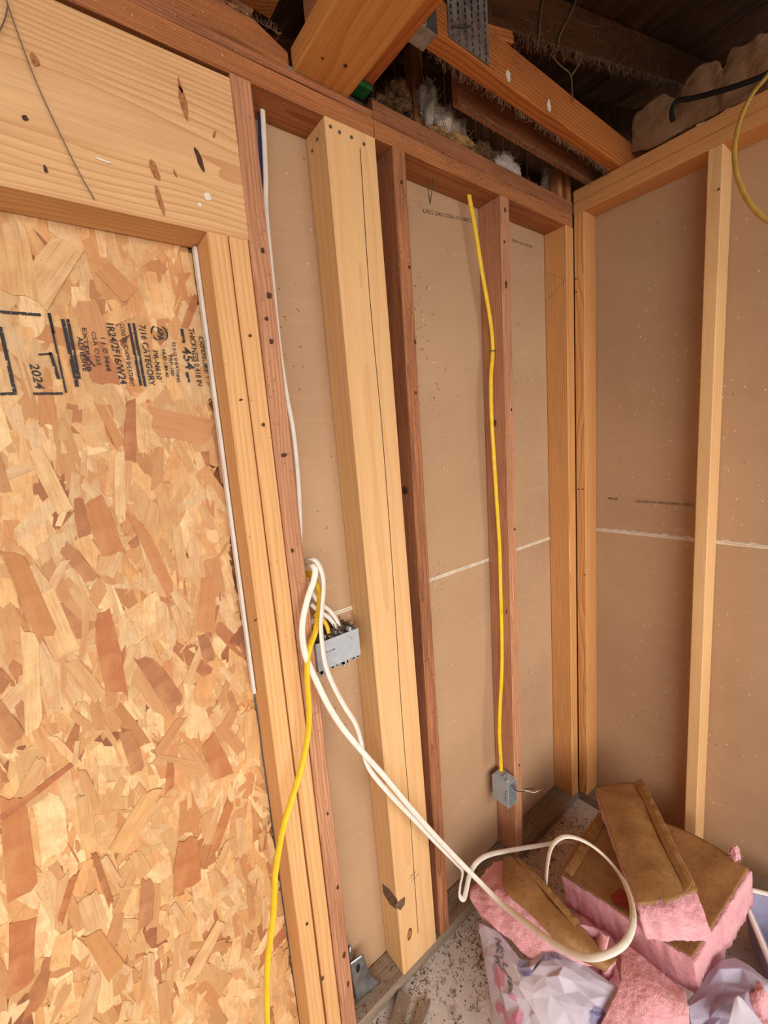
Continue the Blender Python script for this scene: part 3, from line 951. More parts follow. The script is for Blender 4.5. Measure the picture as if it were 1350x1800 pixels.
# ------------------------------------------------------------------ overhead timbers
beam = lumber('overhead_beam', (-1.0285, -3.0, 2.3965 + .0225), (-1.0285, .004, 2.3965 + .0225), .137, .045, MW['beam'], side=(1, 0, 0), bev=.004)
beam0 = lumber('overhead_beam', (-1.022, -3.0, 2.442 + .046), (-1.022, -.035, 2.442 + .046), .118, .0905, MW['dark'], side=(1, 0, 0), bev=.003)
tag(beam0, 'dark old beam lying directly on top of the massive pale overhead plank', 'beam', None, 'thing')
beam2 = lumber('beam_ply', (-.9285, -3.0, 2.4335 + .048), (-.9285, -.016, 2.4335 + .048), .056, .095, MW['joist'], side=(1, 0, 0), bev=.003)
tag(beam, 'wide pale plank-like beam overhead, its squared end resting on the left wall plate', 'beam', None, 'thing')
tag(beam2, 'narrow ribbed board alongside the massive overhead beam, between beam and steel hanger', 'beam', None, 'thing')
nail_head(beam, at(607, 116, 'z', 2.3955), (0, 0, -1), .0045, M_HOLE, 'nail_hole')
nail_head(beam, at(567, 103, 'z', 2.3955), (0, 0, -1), .003, M_HOLE, 'nail_hole')
gt = box('tape_scrap', (-.954, -.0185, 2.4215), (-.904, .02, 2.4330), M_GREEN, None, .003)
tag(gt, 'scrap of bright green wrap under the end of the ribbed overhead board', 'tape')

jo = lumber('ceiling_joist', (-.885, -.143, 2.4595 + .045), (.30, -.143, 2.4595 + .045), .038, .089, MW['joist'], side=(0, 1, 0), rag=.001)
tag(jo, 'orange ceiling joist with wavy grain and white spots, landing on the right wall plate', 'beam', None, 'thing')
for u, v in [(893, 133), (965, 186)]:
    p = at(u, v, 'y', -.1628)
    flat_poly('paint_spot', blob(p.x, p.z, .009, .013, p.y, 10, .15), M_PUTTY, jo)
rf = lumber('roof_rafter', (-.88, -.143, 2.563 + SL * (-.235) + .055), (2.0, -.143, 2.563 + SL * 2.645 + .055), .038, .110, MW['roof'], side=(0, 1, 0), rag=.001)
tag(rf, 'dark roof rafter strung with cobwebs, rising to the right above the orange joist', 'beam', None, 'thing')
web = lumber('truss_web', (-.70, -.143, 2.551), (-.575, -.143, 2.585), .038, .05, MW['joist'], side=(0, 1, 0))
tag(web, 'short orange wedge of wood between rafter and joist, beside the perforated plate', 'beam', None, 'thing')
gb = lumber('ledger_board', (-.661, -.048, 2.4615 + .06), (.30, -.048, 2.4615 + .06), .019, .12, MW['dark'], side=(0, 1, 0), rag=.0012)
tag(gb, 'thin dark board on edge under the orange joist, its lit lower edge fringed with dust', 'board', None, 'thing')
cp = box('ceiling_plank', (-1.42, -.9, 2.5), (-1.118, .036, 2.525), MW['joist'], None, .003)
tag(cp, 'brown plank overhead, left of the massive beam end', 'board', None, 'thing')
# short uprights and blocks standing on the plate
for (x0, x1, y0, y1, z0, z1, lab) in [(-.715, -.675, .045, .075, 2.4215, 2.64, 'slim upright block in the shade behind the white fluff next to the beam'),
                                      (-.570, -.405, .062, .084, 2.4215, 2.487, 'flat grey block with faint print behind the debris under the ledger board'),
                                      (-.085, -.060, .005, .040, 2.4215, 2.52, 'small upright cleat on the plate, farther from the corner'),
                                      (-.034, -.010, .002, .050, 2.4215, 2.535, 'small upright cleat on the plate, right at the corner')]:
    o = box('wood_block', (x0, y0, z0), (x1, y1, z1), MW['plate'], None, .002); tag(o, lab, 'block', None, 'thing')

# perforated truss plate
pv, pf = [], []
nx, nz = 6, 11
x0, x1, z0, z1, yy = -.806, -.670, 2.470, 2.618, -.1640
cw, ch = (x1 - x0) / nx, (z1 - z0) / nz
for i in range(nx):
    for j in range(nz):
        a0, a1 = x0 + i * cw, x0 + (i + 1) * cw; c0_, c1_ = z0 + j * ch, z0 + (j + 1) * ch
        h0, h1 = a0 + cw * .36, a1 - cw * .36; g0, g1 = c0_ + ch * .12, c1_ - ch * .12
        for yv in (yy, yy + .0012):
            s0 = len(pv)
            pv += [(a0, yv, c0_), (a1, yv, c0_), (a1, yv, c1_), (a0, yv, c1_), (h0, yv, g0), (h1, yv, g0), (h1, yv, g1), (h0, yv, g1)]
            for q in range(4): pf.append((s0 + q, s0 + (q + 1) % 4, s0 + 4 + (q + 1) % 4, s0 + 4 + q))
        for q in range(4): pf.append((s0 - 8 + 4 + q, s0 - 8 + 4 + (q + 1) % 4, s0 + 4 + (q + 1) % 4, s0 + 4 + q))
        # bent tooth standing out of the slot
        s0 = len(pv)
        pv += [(h0, yy, g0), (h0, yy, g0 + ch * .3), (h0 - .001, yy - .0035, g0 + ch * .3), (h0 - .001, yy - .0035, g0)]
        pf.append((s0, s0 + 1, s0 + 2, s0 + 3))
tp = obj('truss_plate', meshdata('truss_plate', pv, pf), M_DSTEEL); tag(tp, 'grey perforated truss plate nailed flat over the orange joist heel', 'metal plate')
nl = T((795, 46, 'y', -.168), (828, 46, 'y', -.168)); cable('bent_nail', nl, M_NAIL, .0018, .0018, tp, 6)

# steel hanger
hg = empty('joist_hanger', (-.878, -.145, 2.452)); tag(hg, 'shiny steel hanger cupping the joist end, stamped with a round mark', 'bracket')
box('seat', (-.915, -.1655, 2.4555), (-.842, -.121, 2.4585), M_GALV, hg)
box('side_plate', (-.915, -.1655, 2.459), (-.842, -.1635, 2.545), M_GALV, hg)
box('side_plate', (-.915, -.1225, 2.459), (-.842, -.1205, 2.545), M_GALV, hg)
bm = bmesh.new()
p = at(744, 36, 'y', -.166)
ring = []
for R_ in (.008, .0062):
    for i in range(16):
        a = 2 * math.pi * i / 16; ring.append((R_ * math.cos(a), 0, R_ * 1.2 * math.sin(a)))
obj('round_mark', meshdata('round_mark', ring, [(i, (i + 1) % 16, 16 + (i + 1) % 16, 16 + i) for i in range(16)]), M_PAPER, hg, Matrix.Translation(p))

# ------------------------------------------------------------------ electrical boxes
gbx = empty('gang_box', (-1.128, .04, 1.10)); tag(gbx, 'wide grey four-gang electrical box held between the reddish stud and the wide post', 'electrical box')
bxm = bmesh.new()
X0, X1, Z0, Z1 = -1.1915, -1.0680, 1.098, 1.170
box_bm((X0, .000, Z0), (X1, .003, Z1), .0008, bxm)
box_bm((X0, .003, Z0), (X0 + .003, .080, Z1), 0, bxm); box_bm((X1 - .003, .003, Z0), (X1, .080, Z1), 0, bxm)
box_bm((X0, .003, Z0), (X1, .080, Z0 + .003), 0, bxm)
for i in range(1, 4): box_bm((X0 + i * (X1 - X0) / 4 - .001, .003, Z0 + .003), (X0 + i * (X1 - X0) / 4 + .001, .080, Z1 - .006), 0, bxm)
obj('body', bxm, M_BOX, gbx)
for i in range(4):                                        # clamp tabs on top and screw ears below
    xc = X0 + (i + .5) * (X1 - X0) / 4
    bm = box_bm((xc - .010, .045, Z1 - .012), (xc - .001, .075, Z1 - .009)); box_bm((xc - .010, .020, Z1 - .011), (xc - .007, .060, Z1 + .004), 0, bm); box_bm((xc - .001, .004, Z1 - .014), (xc + .006, .024, Z1 - .001), 0, bm)
    obj('cable_clamp', bm, M_BOX, gbx)
    e_ = .013 if i in (0, 2) else .007
    bm = box_bm((xc - .007, .0005, Z0 - e_), (xc - .003, .016, Z0)); box_bm((xc + .003, .0005, Z0 - e_), (xc + .007, .016, Z0), 0, bm); box_bm((xc - .007, .0005, Z0 - e_ * .55), (xc + .007, .016, Z0), 0, bm)
    obj('screw_ear', bm, M_BOX, gbx)
bm = box_bm((X0 + .095, .0006, Z1), (X0 + .103, .012, Z1 + .010), .0008); obj('screw_ear', bm, M_BOX, gbx)
p = at(616, 1136, 'y', -.0002)
for R_, h_ in ((.0068, .0012), (.0045, .0022)):
    bm = bmesh.new(); bmesh.ops.create_cone(bm, cap_ends=True, segments=18, radius1=R_, radius2=R_ * .8, depth=h_)
    obj('round_boss', bm, M_BOX, gbx, Matrix.Translation(p) @ Matrix.Rotation(math.pi / 2, 4, 'X'))
a, b = at(571, 1149, 'y', -.0006), at(589, 1142, 'y', -.0006)
text_on_plane('moulded_text', 'CUL US 80.0', a, b, Vector((.0005, 0, .0042)), M_INK, gbx, None)
dl = []
for i in range(300):
    p = Vector((random.uniform(X0 + .006, X1 - .006), random.uniform(.012, .075), random.uniform(Z1 - .014, Z1 + .007)))
    dl.append((p, (random.gauss(0, 1), random.gauss(0, 1), .2), random.uniform(.008, .024), .0012))
o = scatter_fibres('nest_debris', dl, M_DIRT); tag(o, 'brown nesting debris packed in the top of the four-gang box', 'debris', None, 'stuff')

sb = empty('outlet_box', (-.49, .03, .27)); tag(sb, 'small single grey electrical box at the foot of the yellow cable, copper wires sticking out', 'electrical box')
# nailed to the stud, open towards the room
bm = bmesh.new()
X0, X1, Y0, Y1, Z0, Z1 = -.5125, -.4615, -.014, .056, .291, .386
box_bm((X0, Y0, Z0), (X0 + .0024, Y1, Z1), 0, bm); box_bm((X1 - .0024, Y0, Z0), (X1, Y1, Z1), 0, bm); box_bm((X0 + .0024, Y1 - .0024, Z0), (X1 - .0024, Y1, Z1), 0, bm)
box_bm((X0 + .0024, Y0, Z0), (X1 - .0024, Y1 - .0024, Z0 + .0024), 0, bm); box_bm((X0 + .0024, Y0, Z1 - .0024), (X1 - .0024, Y1 - .0024, Z1), 0, bm)
obj('body', bm, M_BOX, sb)
bm = box_bm((X0 + .008, -.004, Z1), (X0 + .022, .004, Z1 + .004)); box_bm((X0 + .012, .010, Z1), (X0 + .016, .048, Z1 + .003), 0, bm); box_bm((X0 + .030, .004, Z1), (X0 + .034, .012, Z1 + .012), 0, bm); box_bm((X0 + .020, .020, Z1), (X0 + .042, .024, Z1 + .003), 0, bm)
obj('cable_clamp', bm, M_BOX, sb)
a, b = at(889, 1408, 'x', X0 - .0008), at(890, 1391, 'x', X0 - .0008)
text_on_plane('moulded_text', 'UL 20.3', a, b, Vector((0, .005, 0)), M_INK, sb, None)
cable('black_wire', T((901, 1384, 'y', .0), (908, 1390, 'y', -.030), (918, 1391, 'y', -.05), (928, 1386, 'y', -.06), (938, 1387, 'y', -.066)), M_DARK, .0013, .0013, sb, 6)
cable('white_wire', T((900, 1382, 'y', .0), (910, 1388, 'y', -.028), (922, 1389, 'y', -.05), (938, 1393, 'y', -.06), (946, 1390, 'y', -.064)), M_WHT, .0013, .0013, sb, 6)
cable('bare_wire', T((900, 1383, 'y', .0), (912, 1389, 'y', -.03), (930, 1391, 'y', -.052), (943, 1392, 'y', -.06), (952, 1388, 'y', -.066), (958, 1393, 'y', -.07)), M_COPPER, .0011, .0011, sb, 6)

# ------------------------------------------------------------------ cables
yc = cable('yellow_cable', T((822, 330, 'y', .05), (826, 352, 'y', .048), (835, 400, 'y', .046), (846, 470, 'y', .044), (859, 545, 'y', .042), (865, 590, 'y', .040), (866, 620, 'y', .040), (863, 665, 'y', .036), (864, 730, 'y', .032),
                             (868, 800, 'y', .030), (873, 880, 'y', .030), (878, 960, 'y', .028), (880, 1040, 'y', .026), (882, 1110, 'y', .024), (882, 1180, 'y', .022), (879, 1240, 'y', .020), (878, 1290, 'y', .018), (880, 1330, 'y', .016), (881, 1356, 'y', .014)),
           M_YEL, .0068, .0032, None, up=(-.6, -1, 0))
tag(yc, 'yellow cable dropping from the plate down an old stud into the small single box', 'cable')
p = at(866, 617, 'y', .036)
st_ = cable('staple', [p + Vector((-.009, .004, 0)), p + Vector((-.007, -.006, 0)), p + Vector((.007, -.008, 0)), p + Vector((.010, .0, 0))], M_NAIL, .0011, .0011, yc, 6)
cw1 = cable('white_cable', T((534, 996, 'y', .045), (541, 993, 'y', .02), (549, 993, 'y', -.012), (554, 1003, 'y', -.022), (551, 1022, 'y', -.024), (542, 1048, 'y', -.026), (534, 1080, 'y', -.028), (531, 1109, 'y', -.030), (534, 1140, 'y', -.032),
                             (542, 1166, 'y', -.034), (556, 1197, 'y', -.036), (577, 1240, 'y', -.038), (604, 1282, 'y', -.040), (640, 1325, 'y', -.042), (676, 1365, 'y', -.046), (715, 1412, 'y', -.050), (757, 1460, 'y', -.058), (801, 1507, 'y', -.080), (840, 1547, 'y', -.125),
                             (880, 1587, 'y', -.20), (925, 1622, 'y', -.30), (965, 1652, 'y', -.385), (1005, 1675, 'y', -.45), (1045, 1683, 'y', -.50), (1085, 1669, 'y', -.53), (1106, 1645, 'y', -.535), (1113, 1612, 'y', -.52), (1107, 1575, 'y', -.47), (1090, 1538, 'y', -.40),
                             (1065, 1507, 'y', -.345), (1035, 1483, 'y', -.30), (1005, 1471, 'y', -.27), (983, 1474, 'y', -.25), (968, 1492, 'y', -.235), (961, 1530, 'y', -.225), (959, 1572, 'y', -.22)), M_WHT, .0074, .0036)
tag(cw1, 'long white cable sweeping from the reddish stud to a big loop over the insulation', 'cable')
cw2 = cable('white_cable', T((533, 990, 'y', .045), (540, 984, 'y', .02), (549, 982, 'y', -.010), (559, 990, 'y', -.022), (567, 1010, 'y', -.026), (569, 1034, 'y', -.027), (566, 1072, 'y', -.028), (564, 1102, 'y', -.029), (567, 1136, 'y', -.030), (573, 1171, 'y', -.031),
                             (586, 1204, 'y', -.032), (605, 1240, 'y', -.034), (624, 1270, 'y', -.036), (634, 1300, 'y', -.038), (641, 1332, 'y', -.034), (655, 1360, 'y', -.034), (690, 1401, 'y', -.040), (724, 1436, 'y', -.045), (762, 1476, 'y', -.052), (800, 1514, 'y', -.068), (813, 1530, 'y', -.075), (809, 1556, 'y', -.06),
                             (808, 1574, 'y', -.055), (815, 1580, 'y', -.06), (820, 1562, 'y', -.07), (825, 1540, 'y', -.08), (836, 1518, 'y', -.085), (858, 1503, 'y', -.08), (900, 1494, 'y', -.075), (950, 1486, 'y', -.10), (985, 1481, 'y', -.14), (1010, 1484, 'y', -.16)), M_WHT, .0074, .0036)
tag(cw2, 'shorter white cable arching highest from the reddish stud, then doubling back behind the loose batt', 'cable')
cy2 = cable('yellow_cable', T((534, 1008, 'y', .05), (545, 1010, 'y', .03), (556, 1026, 'y', .0), (562, 1048, 'y', -.006), (559, 1082, 'y', -.012), (554, 1111, 'y', -.020), (544, 1139, 'y', -.030), (540, 1166, 'y', -.034), (540, 1200, 'y', -.036), (543, 1245, 'y', -.038),
                              (542, 1285, 'y', -.040), (532, 1340, 'y', -.044), (515, 1398, 'y', -.050), (499, 1450, 'y', -.056), (489, 1500, 'y', -.060), (483, 1545, 'y', -.062), (481, 1600, 'y', -.066), (475, 1650, 'y', -.068), (470, 1696, 'y', -.070), (469, 1750, 'y', -.070), (470, 1810, 'y', -.070)),
            M_YEL, .0076, .0040)
tag(cy2, 'yellow cable hanging in front of the trimmers from the bundle by the four-gang box', 'cable')
for i, pts in enumerate([[(548, 1042, .055), (560, 1058, .052), (580, 1074, .048), (593, 1092, .045), (599, 1112, .044), (597, 1126, .046)], [(546, 1062, .055), (558, 1072, .05), (578, 1086, .046), (590, 1102, .04), (594, 1116, .038), (590, 1126, .040)],
                         ]):
    o = cable('white_cable', T(*[(u, v, 'y', y) for u, v, y in pts]), M_WHT, .0056, .0030)
    tag(o, ['pale cable entering the four-gang box, the upper of two side by side', 'pale cable entering the four-gang box, the lower of two side by side'][i], 'cable')
o = cable('yellow_cable', T((552, 1080, 'y', .05), (566, 1088, 'y', .045), (575, 1102, 'y', .035), (578, 1118, 'y', .028), (575, 1130, 'y', .028)), M_YEL, .0055, .003)
tag(o, 'short yellow cable end curling into the four-gang box', 'cable')
cv = cable('white_cable', T((461, 186, 'y', .055), (464, 240, 'y', .055), (467, 310, 'y', .055), (468, 372, 'y', .056), (478, 480, 'y', .06), (490, 600, 'y', .062), (503, 690, 'y', .06), (515, 755, 'y', .058), (523, 830, 'y', .058), (527, 900, 'y', .06), (528, 975, 'y', .062)), M_WHT, .0058, .0032)
tag(cv, 'white cable running upright in the first grey bay behind the reddish stud', 'cable')
cb = cable('blue_cable', T((456, 196, 'y', .070), (457, 230, 'y', .070), (458, 270, 'y', .071), (460, 330, 'y', .072)), M_BLUE, .0045, .0028)
tag(cb, 'short length of blue cable showing behind the upright white cable near the plate', 'cable')
ol = cable('yellow_cable', [Vector((-.02, -.62, 2.58)), Vector((-.06, -.58, 2.50))] + T((1347, 135, 'x', -.1), (1326, 160, 'x', -.105), (1309, 190, 'x', -.11), (1297, 225, 'x', -.112), (1291, 262, 'x', -.115), (1293, 298, 'x', -.118), (1304, 332, 'x', -.12), (1323, 364, 'x', -.12), (1352, 389, 'x', -.12)) +
           [Vector((-.13, -.63, 2.06)), Vector((-.10, -.72, 2.06)), Vector((-.05, -.80, 2.16)), Vector((-.03, -.86, 2.38)), Vector((.0, -.88, 2.50))], M_OLDYEL, .0058, .0034, up=(-1, 0, 0))
tag(ol, 'aged yellow cable hanging in a loop in front of the right wall plates', 'cable')
dk = cable('black_cable', T((1183, 213, 'x', .015), (1181, 196, 'x', .012), (1190, 178, 'x', .012), (1220, 172, 'x', .015), (1276, 157, 'x', .012), (1331, 138, 'x', .010), (1360, 122, 'x', .012), (1420, 90, 'x', .02)), M_DARK, .007, .006, up=(-1, 0, 0))
tag(dk, 'grimy black cable lying across the torn insulation above the right wall', 'cable')
th = empty('hanging_thread', at(14, 5, 'y', -.006)); tag(th, 'fine grey thread hanging in a fork across the header face', 'thread')
cable('strand', Y((12, -8, -.006), (16, 15, -.006), (60, 135, -.006), (104, 232, -.006), (140, 305, -.006), (166, 350, -.004)), M_GREYLINE, .0009, .0009, th, 5)
cable('strand', Y((14, 8, -.006), (9, 32, -.006), (-4, 62, -.006)), M_GREYLINE, .0009, .0009, th, 5)

# wire ties poking out under the plate
for i, pts in enumerate([[(752, 318), (753, 337), (756, 359)], [(762, 305), (760, 330), (756, 358)]]):
    o = cable('bent_nail', Y(*[(u, v, .045) for u, v in pts]), M_NAIL, .0014, .0014, None, 6)
    tag(o, ['long thin nail poking down under the plate, the left one of a crossing pair', 'long thin nail poking down under the plate, the right one of a crossing pair'][i], 'nail')

# ------------------------------------------------------------------ faint print on the grey boards
def dprint(txt, u0, v0, u1, v1, ax, val, hvec, parent, mat=M_INKD):
    text_on_plane('printed_text', txt, at(u0, v0, ax, val), at(u1, v1, ax, val), hvec, mat, parent, None)


dprint('USG 240 DBA 01/30/23', 744, 374, 832, 392, 'y', DW - .0006, (0, 0, .011), wl)
dprint('DBA 01/30/23', 900, 424, 936, 437, 'y', DW - .0006, (0, 0, .009), wl)
dprint('01:34', 1086, 876, 1069, 873, 'x', .0885, (0, 0, -.010), wr, M_INK)
dprint('USG 240 DBA 01/30/23', 1218, 886, 1118, 879, 'x', .0880, (0, 0, -.008), wr)

# ------------------------------------------------------------------ loose insulation above the walls
tuft('insulation_tuft', (-.628, .045, 2.475), (.066, .045, .045), M_WFIB, 'biggest white fluff of insulation on the plate right of the beam', seed=3)
tuft('insulation_tuft', (-.545, .055, 2.487), (.035, .03, .040), M_WFIB, 'white fluff of insulation against the left end of the thin dark board', seed=5)
tuft('insulation_tuft', (-.672, .035, 2.505), (.028, .025, .055), M_WFIB, 'upright white wisp of insulation beside the slim shaded block', seed=8)
tuft('insulation_tuft', (-.765, .055, 2.50), (.030, .03, .032), M_TFIB, 'small dirty fluff of insulation tucked beside the overhead beam', seed=9)
tuft('insulation_tuft', (-.335, .048, 2.462), (.060, .035, .036), M_WFIB, 'off-white fluff of insulation on the plate midway to the corner', seed=12, amp=.3)
tuft('insulation_tuft', (-.055, .062, 2.492), (.030, .02, .045), M_WFIB, 'white scrap of insulation behind the two small cleats by the corner', seed=15, amp=.3)
tuft('debris_nest', (-.60, .020, 2.437), (.075, .02, .016), M_STRAW, 'straw-coloured nest of debris spilling below the biggest white fluff', seed=21, amp=.6, fibres=260, cat='debris')
tuft('debris_nest', (-.455, .040, 2.452), (.045, .03, .028), M_DIRT, 'brown nest of debris hanging between plate and dark board', seed=22, amp=.6, fibres=260, cat='debris')
tuft('debris_nest', (-.80, .035, 2.452), (.06, .03, .028), M_DIRT, 'brown nest of debris in the gap beside the green wrap', seed=23, amp=.6, fibres=300, cat='debris')

# torn batt standing on the right wall
TOP = [(1112, 206), (1138, 182), (1165, 164), (1190, 172), (1200, 150), (1228, 116), (1250, 110), (1263, 108), (1272, 118), (1287, 84), (1310, 80), (1332, 60), (1352, 58), (1400, 40)]
BOT = [(1108, 262), (1136, 258), (1160, 246), (1185, 232), (1202, 223), (1228, 210), (1250, 199), (1263, 192), (1272, 187), (1287, 180), (1310, 169), (1332, 159), (1352, 150), (1400, 128)]
rows = []
BOT = [(u, v + 12) for u, v in BOT]
for t, xx in ((0, .078), (.35, .066), (.7, .070), (1, .080)):
    rows.append([at(BOT[i][0] + (TOP[i][0] - BOT[i][0]) * t, BOT[i][1] + (TOP[i][1] - BOT[i][1]) * t - (6 if t == 0 else 0), 'x', xx + .003 * math.sin(i * 1.9 + t * 3)) for i in range(len(TOP))])
for r in rows[0:1]:
    for i, p_ in enumerate(r): r[i] = Vector((p_.x, p_.y, max(p_.z, 2.4615)))
G = surf(rows, 26, 90)
o = slab_from_grid('insulation_batt', G, .05, M_TFIB, None, .0038, 3)
for v in o.data.vertices:
    wz = v.co.z + o.matrix_basis.translation.z
    if wz < 2.4605: v.co.z += 2.4605 - wz
tag(o, 'torn brownish insulation batt heaped on top of the right wall plates', 'insulation')

# dust fringes and cobwebs
fr = []
for i in range(330):
    x_ = random.uniform(-.66, .02); fr.append(((x_, -.0575, 2.462), (random.gauss(0, .6), -.25, -1), random.uniform(.006, .022), .0006))
for i in range(330):
    x_ = random.uniform(-.83, .0); fr.append(((x_, -.125, 2.461), (random.gauss(0, .5), .2, -1), random.uniform(.006, .022), .0006))
for i in range(420):
    x_ = random.uniform(-.55, .6); fr.append(((x_, -.163, 2.563 + SL * (x_ + .645)), (random.gauss(0, .4), -.1, -1), random.uniform(.01, .04), .0006))
for i in range(160):
    x_ = random.uniform(-1.35, -1.12); fr.append(((x_, .002, 2.452), (random.gauss(0, 1), -.4, .5), random.uniform(.006, .016), .0006))
o = scatter_fibres('dust_fringe', fr, M_WEB); tag(o, 'dusty fringe of cobweb along the undersides of the overhead timbers', 'cobweb', None, 'stuff')
fr = []
for i in range(420):
    x_ = random.uniform(-.89, -.02); yv = random.choice([-.0015, -.0015, random.uniform(0, .08)])
    zz = random.uniform(2.342, 2.42) if yv < 0 else 2.4215
    fr.append(((x_, yv, zz), (random.gauss(0, 1), -.5, random.gauss(0, .6)), random.uniform(.004, .016), .0006))
o = scatter_fibres('plate_debris', fr, M_STRAW); tag(o, 'straw crumbs and threads clinging to the dark plate above the yellow cable', 'debris', None, 'stuff')
fr = []
for i in range(330):
    z_ = random.uniform(.3, 2.3); s_ = random.choice([0, 0, 1, 2])
    if s_ == 0: p_ = (-.842 - .025 * (1 - z_ / 2.3) + random.uniform(0, .04), -.002, z_)
    elif s_ == 1: p_ = (-1.236 + random.uniform(0, .04), -.002, z_)
    else: p_ = (-.425 - .04 * (1 - z_ / 2.3) + random.uniform(0, .04), -.002, z_)
    fr.append((p_, (random.gauss(0, 1), -.5, random.gauss(0, 1)), random.uniform(.003, .012), .0005))
o = scatter_fibres('stud_lint', fr, M_STRAW); tag(o, 'lint and splinters clinging to the faces of the three old studs', 'debris', None, 'stuff')
fr = []
for i in range(150):
    c_ = random.choice([(-1.12, 1.27), (-1.10, 1.0), (-1.14, 1.9), (-.70, 2.05), (-.72, 1.95), (-.66, 1.8), (-.72, 1.2), (-.25, 1.9), (-.2, .5)])
    fr.append(((c_[0] + random.gauss(0, .03), DW - .0012, c_[1] + random.gauss(0, .09)), (random.gauss(0, 1), -.25, random.gauss(0, 1)), random.uniform(.003, .011), .0006))
o = scatter_fibres('drywall_lint', fr, M_DIRT); tag(o, 'flecks of brown lint stuck to the grey boards of the left wall', 'debris', None, 'stuff')
for i, pts in enumerate([[(955, -6), (950, 30), (948, 60), (944, 90)], [(1015, -5), (1000, 30), (985, 60), (980, 85)], [(970, 98), (985, 115), (1003, 132), (1006, 165), (1008, 178)], [(1022, 98), (1014, 118), (1004, 134)]]):
    o = cable('cobweb', Y(*[(u, v, -.168) for u, v in pts]), M_WEB, .0022, .0016, None, 5)
    tag(o, ['thick dusty cobweb hanging from the roof, the left of the two top ones', 'thick dusty cobweb hanging from the roof, the right of the two top ones', 'long forked cobweb falling onto the orange joist', 'short cobweb joining the long forked one below the rafter'][i], 'cobweb')
cob = []
for i in range(70):
    u, v = random.uniform(860, 1160), random.uniform(20, 120)
    cob.append((at(u, v, 'y', -.166), (random.gauss(0, 1), -.2, random.gauss(0, 1)), random.uniform(.02, .08), .0004))
o = scatter_fibres('cobweb_veil', cob, M_WEB); tag(o, 'fine cobweb veil over the face of the dark rafter', 'cobweb', None, 'stuff')

# ------------------------------------------------------------------ on the floor by the left wall
fa = empty('steel_strap', (-1.13, .05, ZS)); tag(fa, 'galvanised steel foot plate with an oval hole beside the reddish stud foot', 'bracket')
rowsS = [[Vector((-1.172, .052, .168)), Vector((-1.128, .046, .168))], [Vector((-1.171, .050, .12)), Vector((-1.121, .044, .115))], [Vector((-1.170, .046, .08)), Vector((-1.108, .040, .075))], [Vector((-1.169, .040, .0415)), Vector((-1.088, .030, .0415))]]
G = surf(rowsS, 14, 6)
slab_from_grid('plate', G, .0022, M_GALV, fa, 0, layers=1)
p = Vector((-1.149, .0455, .136))
flat_poly('oval_hole', blob(p.x, p.z, .0055, .011, p.y, 14, 0, -.35), M_DARK, fa, Vector((0, -.0006, 0)))
cable('rod', [Vector((-1.163, .060, .0415)), Vector((-1.163, .060, .15)), Vector((-1.163, .060, .205)), Vector((-1.165, .052, .222)), Vector((-1.170, .046, .214))], M_GALV, .0048, .0048, fa, 10)
bm = bmesh.new(); bmesh.ops.create_cone(bm, cap_ends=True, segments=6, radius1=.010, radius2=.010, depth=.012)
obj('nut', bm, M_GALV, fa, Matrix.Translation((-1.163, .060, .185)))
for i, (pts, hh, m, lab) in enumerate([([(700, 1742), (722, 1752), (704, 1815), (683, 1812)], .018, MW['sill'], 'short grey offcut of wood on the floor in front of the wide post'),
                                       ([(738, 1757), (756, 1761), (736, 1815), (722, 1812)], .012, MW['sill'], 'narrow tan offcut of wood on the floor, right of the grey one')]):
    P_ = [at(u, v, 'z', hh) for u, v in pts]
    vs = [Vector((p_.x, p_.y, hh)) - P_[0] for p_ in P_] + [Vector((p_.x, p_.y, .0005)) - P_[0] for p_ in P_]
    o = obj('wood_offcut', meshdata('wood_offcut', vs, [(0, 1, 2, 3), (7, 6, 5, 4)] + [(q, q + 4, (q + 1) % 4 + 4, (q + 1) % 4) for q in range(4)]), m, None, Matrix.Translation(P_[0]))
    bm = bmesh.new(); bm.from_mesh(o.data); bmesh.ops.recalc_face_normals(bm, faces=bm.faces); bm.to_mesh(o.data); bm.free()
    tag(o, lab, 'offcut', None, 'thing')


def crumbs(name, n, region, mat, rmin, rmax, label):
    vs, fs = [], []
    for i in range(n):
        p_ = region()
        r = random.uniform(rmin, rmax) * random.uniform(.5, 1)
        st = len(vs)
        for d in ((1, 0, 0), (0, 1, 0), (-1, 0, 0), (0, -1, 0), (0, 0, 1), (0, 0, -.2)):
            vs.append(Vector(p_) + Vector((d[0] * r * random.uniform(.6, 1.8), d[1] * r * random.uniform(.6, 1.8), max(d[2], 0) * r * random.uniform(.5, 1.1) + .0002)))
        for a, b in ((0, 1), (1, 2), (2, 3), (3, 0)):
            fs.append((st + a, st + b, st + 4)); fs.append((st + b, st + a, st + 5))
    o = obj(name, meshdata(name, vs, fs), mat); tag(o, label, 'debris', None, 'stuff'); return o


def reg_floor():
    while True:
        x_ = random.uniform(-1.3, -.02); y_ = -abs(random.gauss(0, .09)) - .003
        if noise.noise(Vector((x_ * 7, y_ * 7, 3))) > -.12 or random.random() < .2: return (x_, y_, 0)


crumbs('floor_debris', 2200, reg_floor, M_DIRT, .0008, .0032, 'brown crumbs and dirt scattered over the white floor along the left wall')


def reg_plate(): return (random.uniform(-1.19, -.02), random.uniform(.003, .084), ZS + .0005)


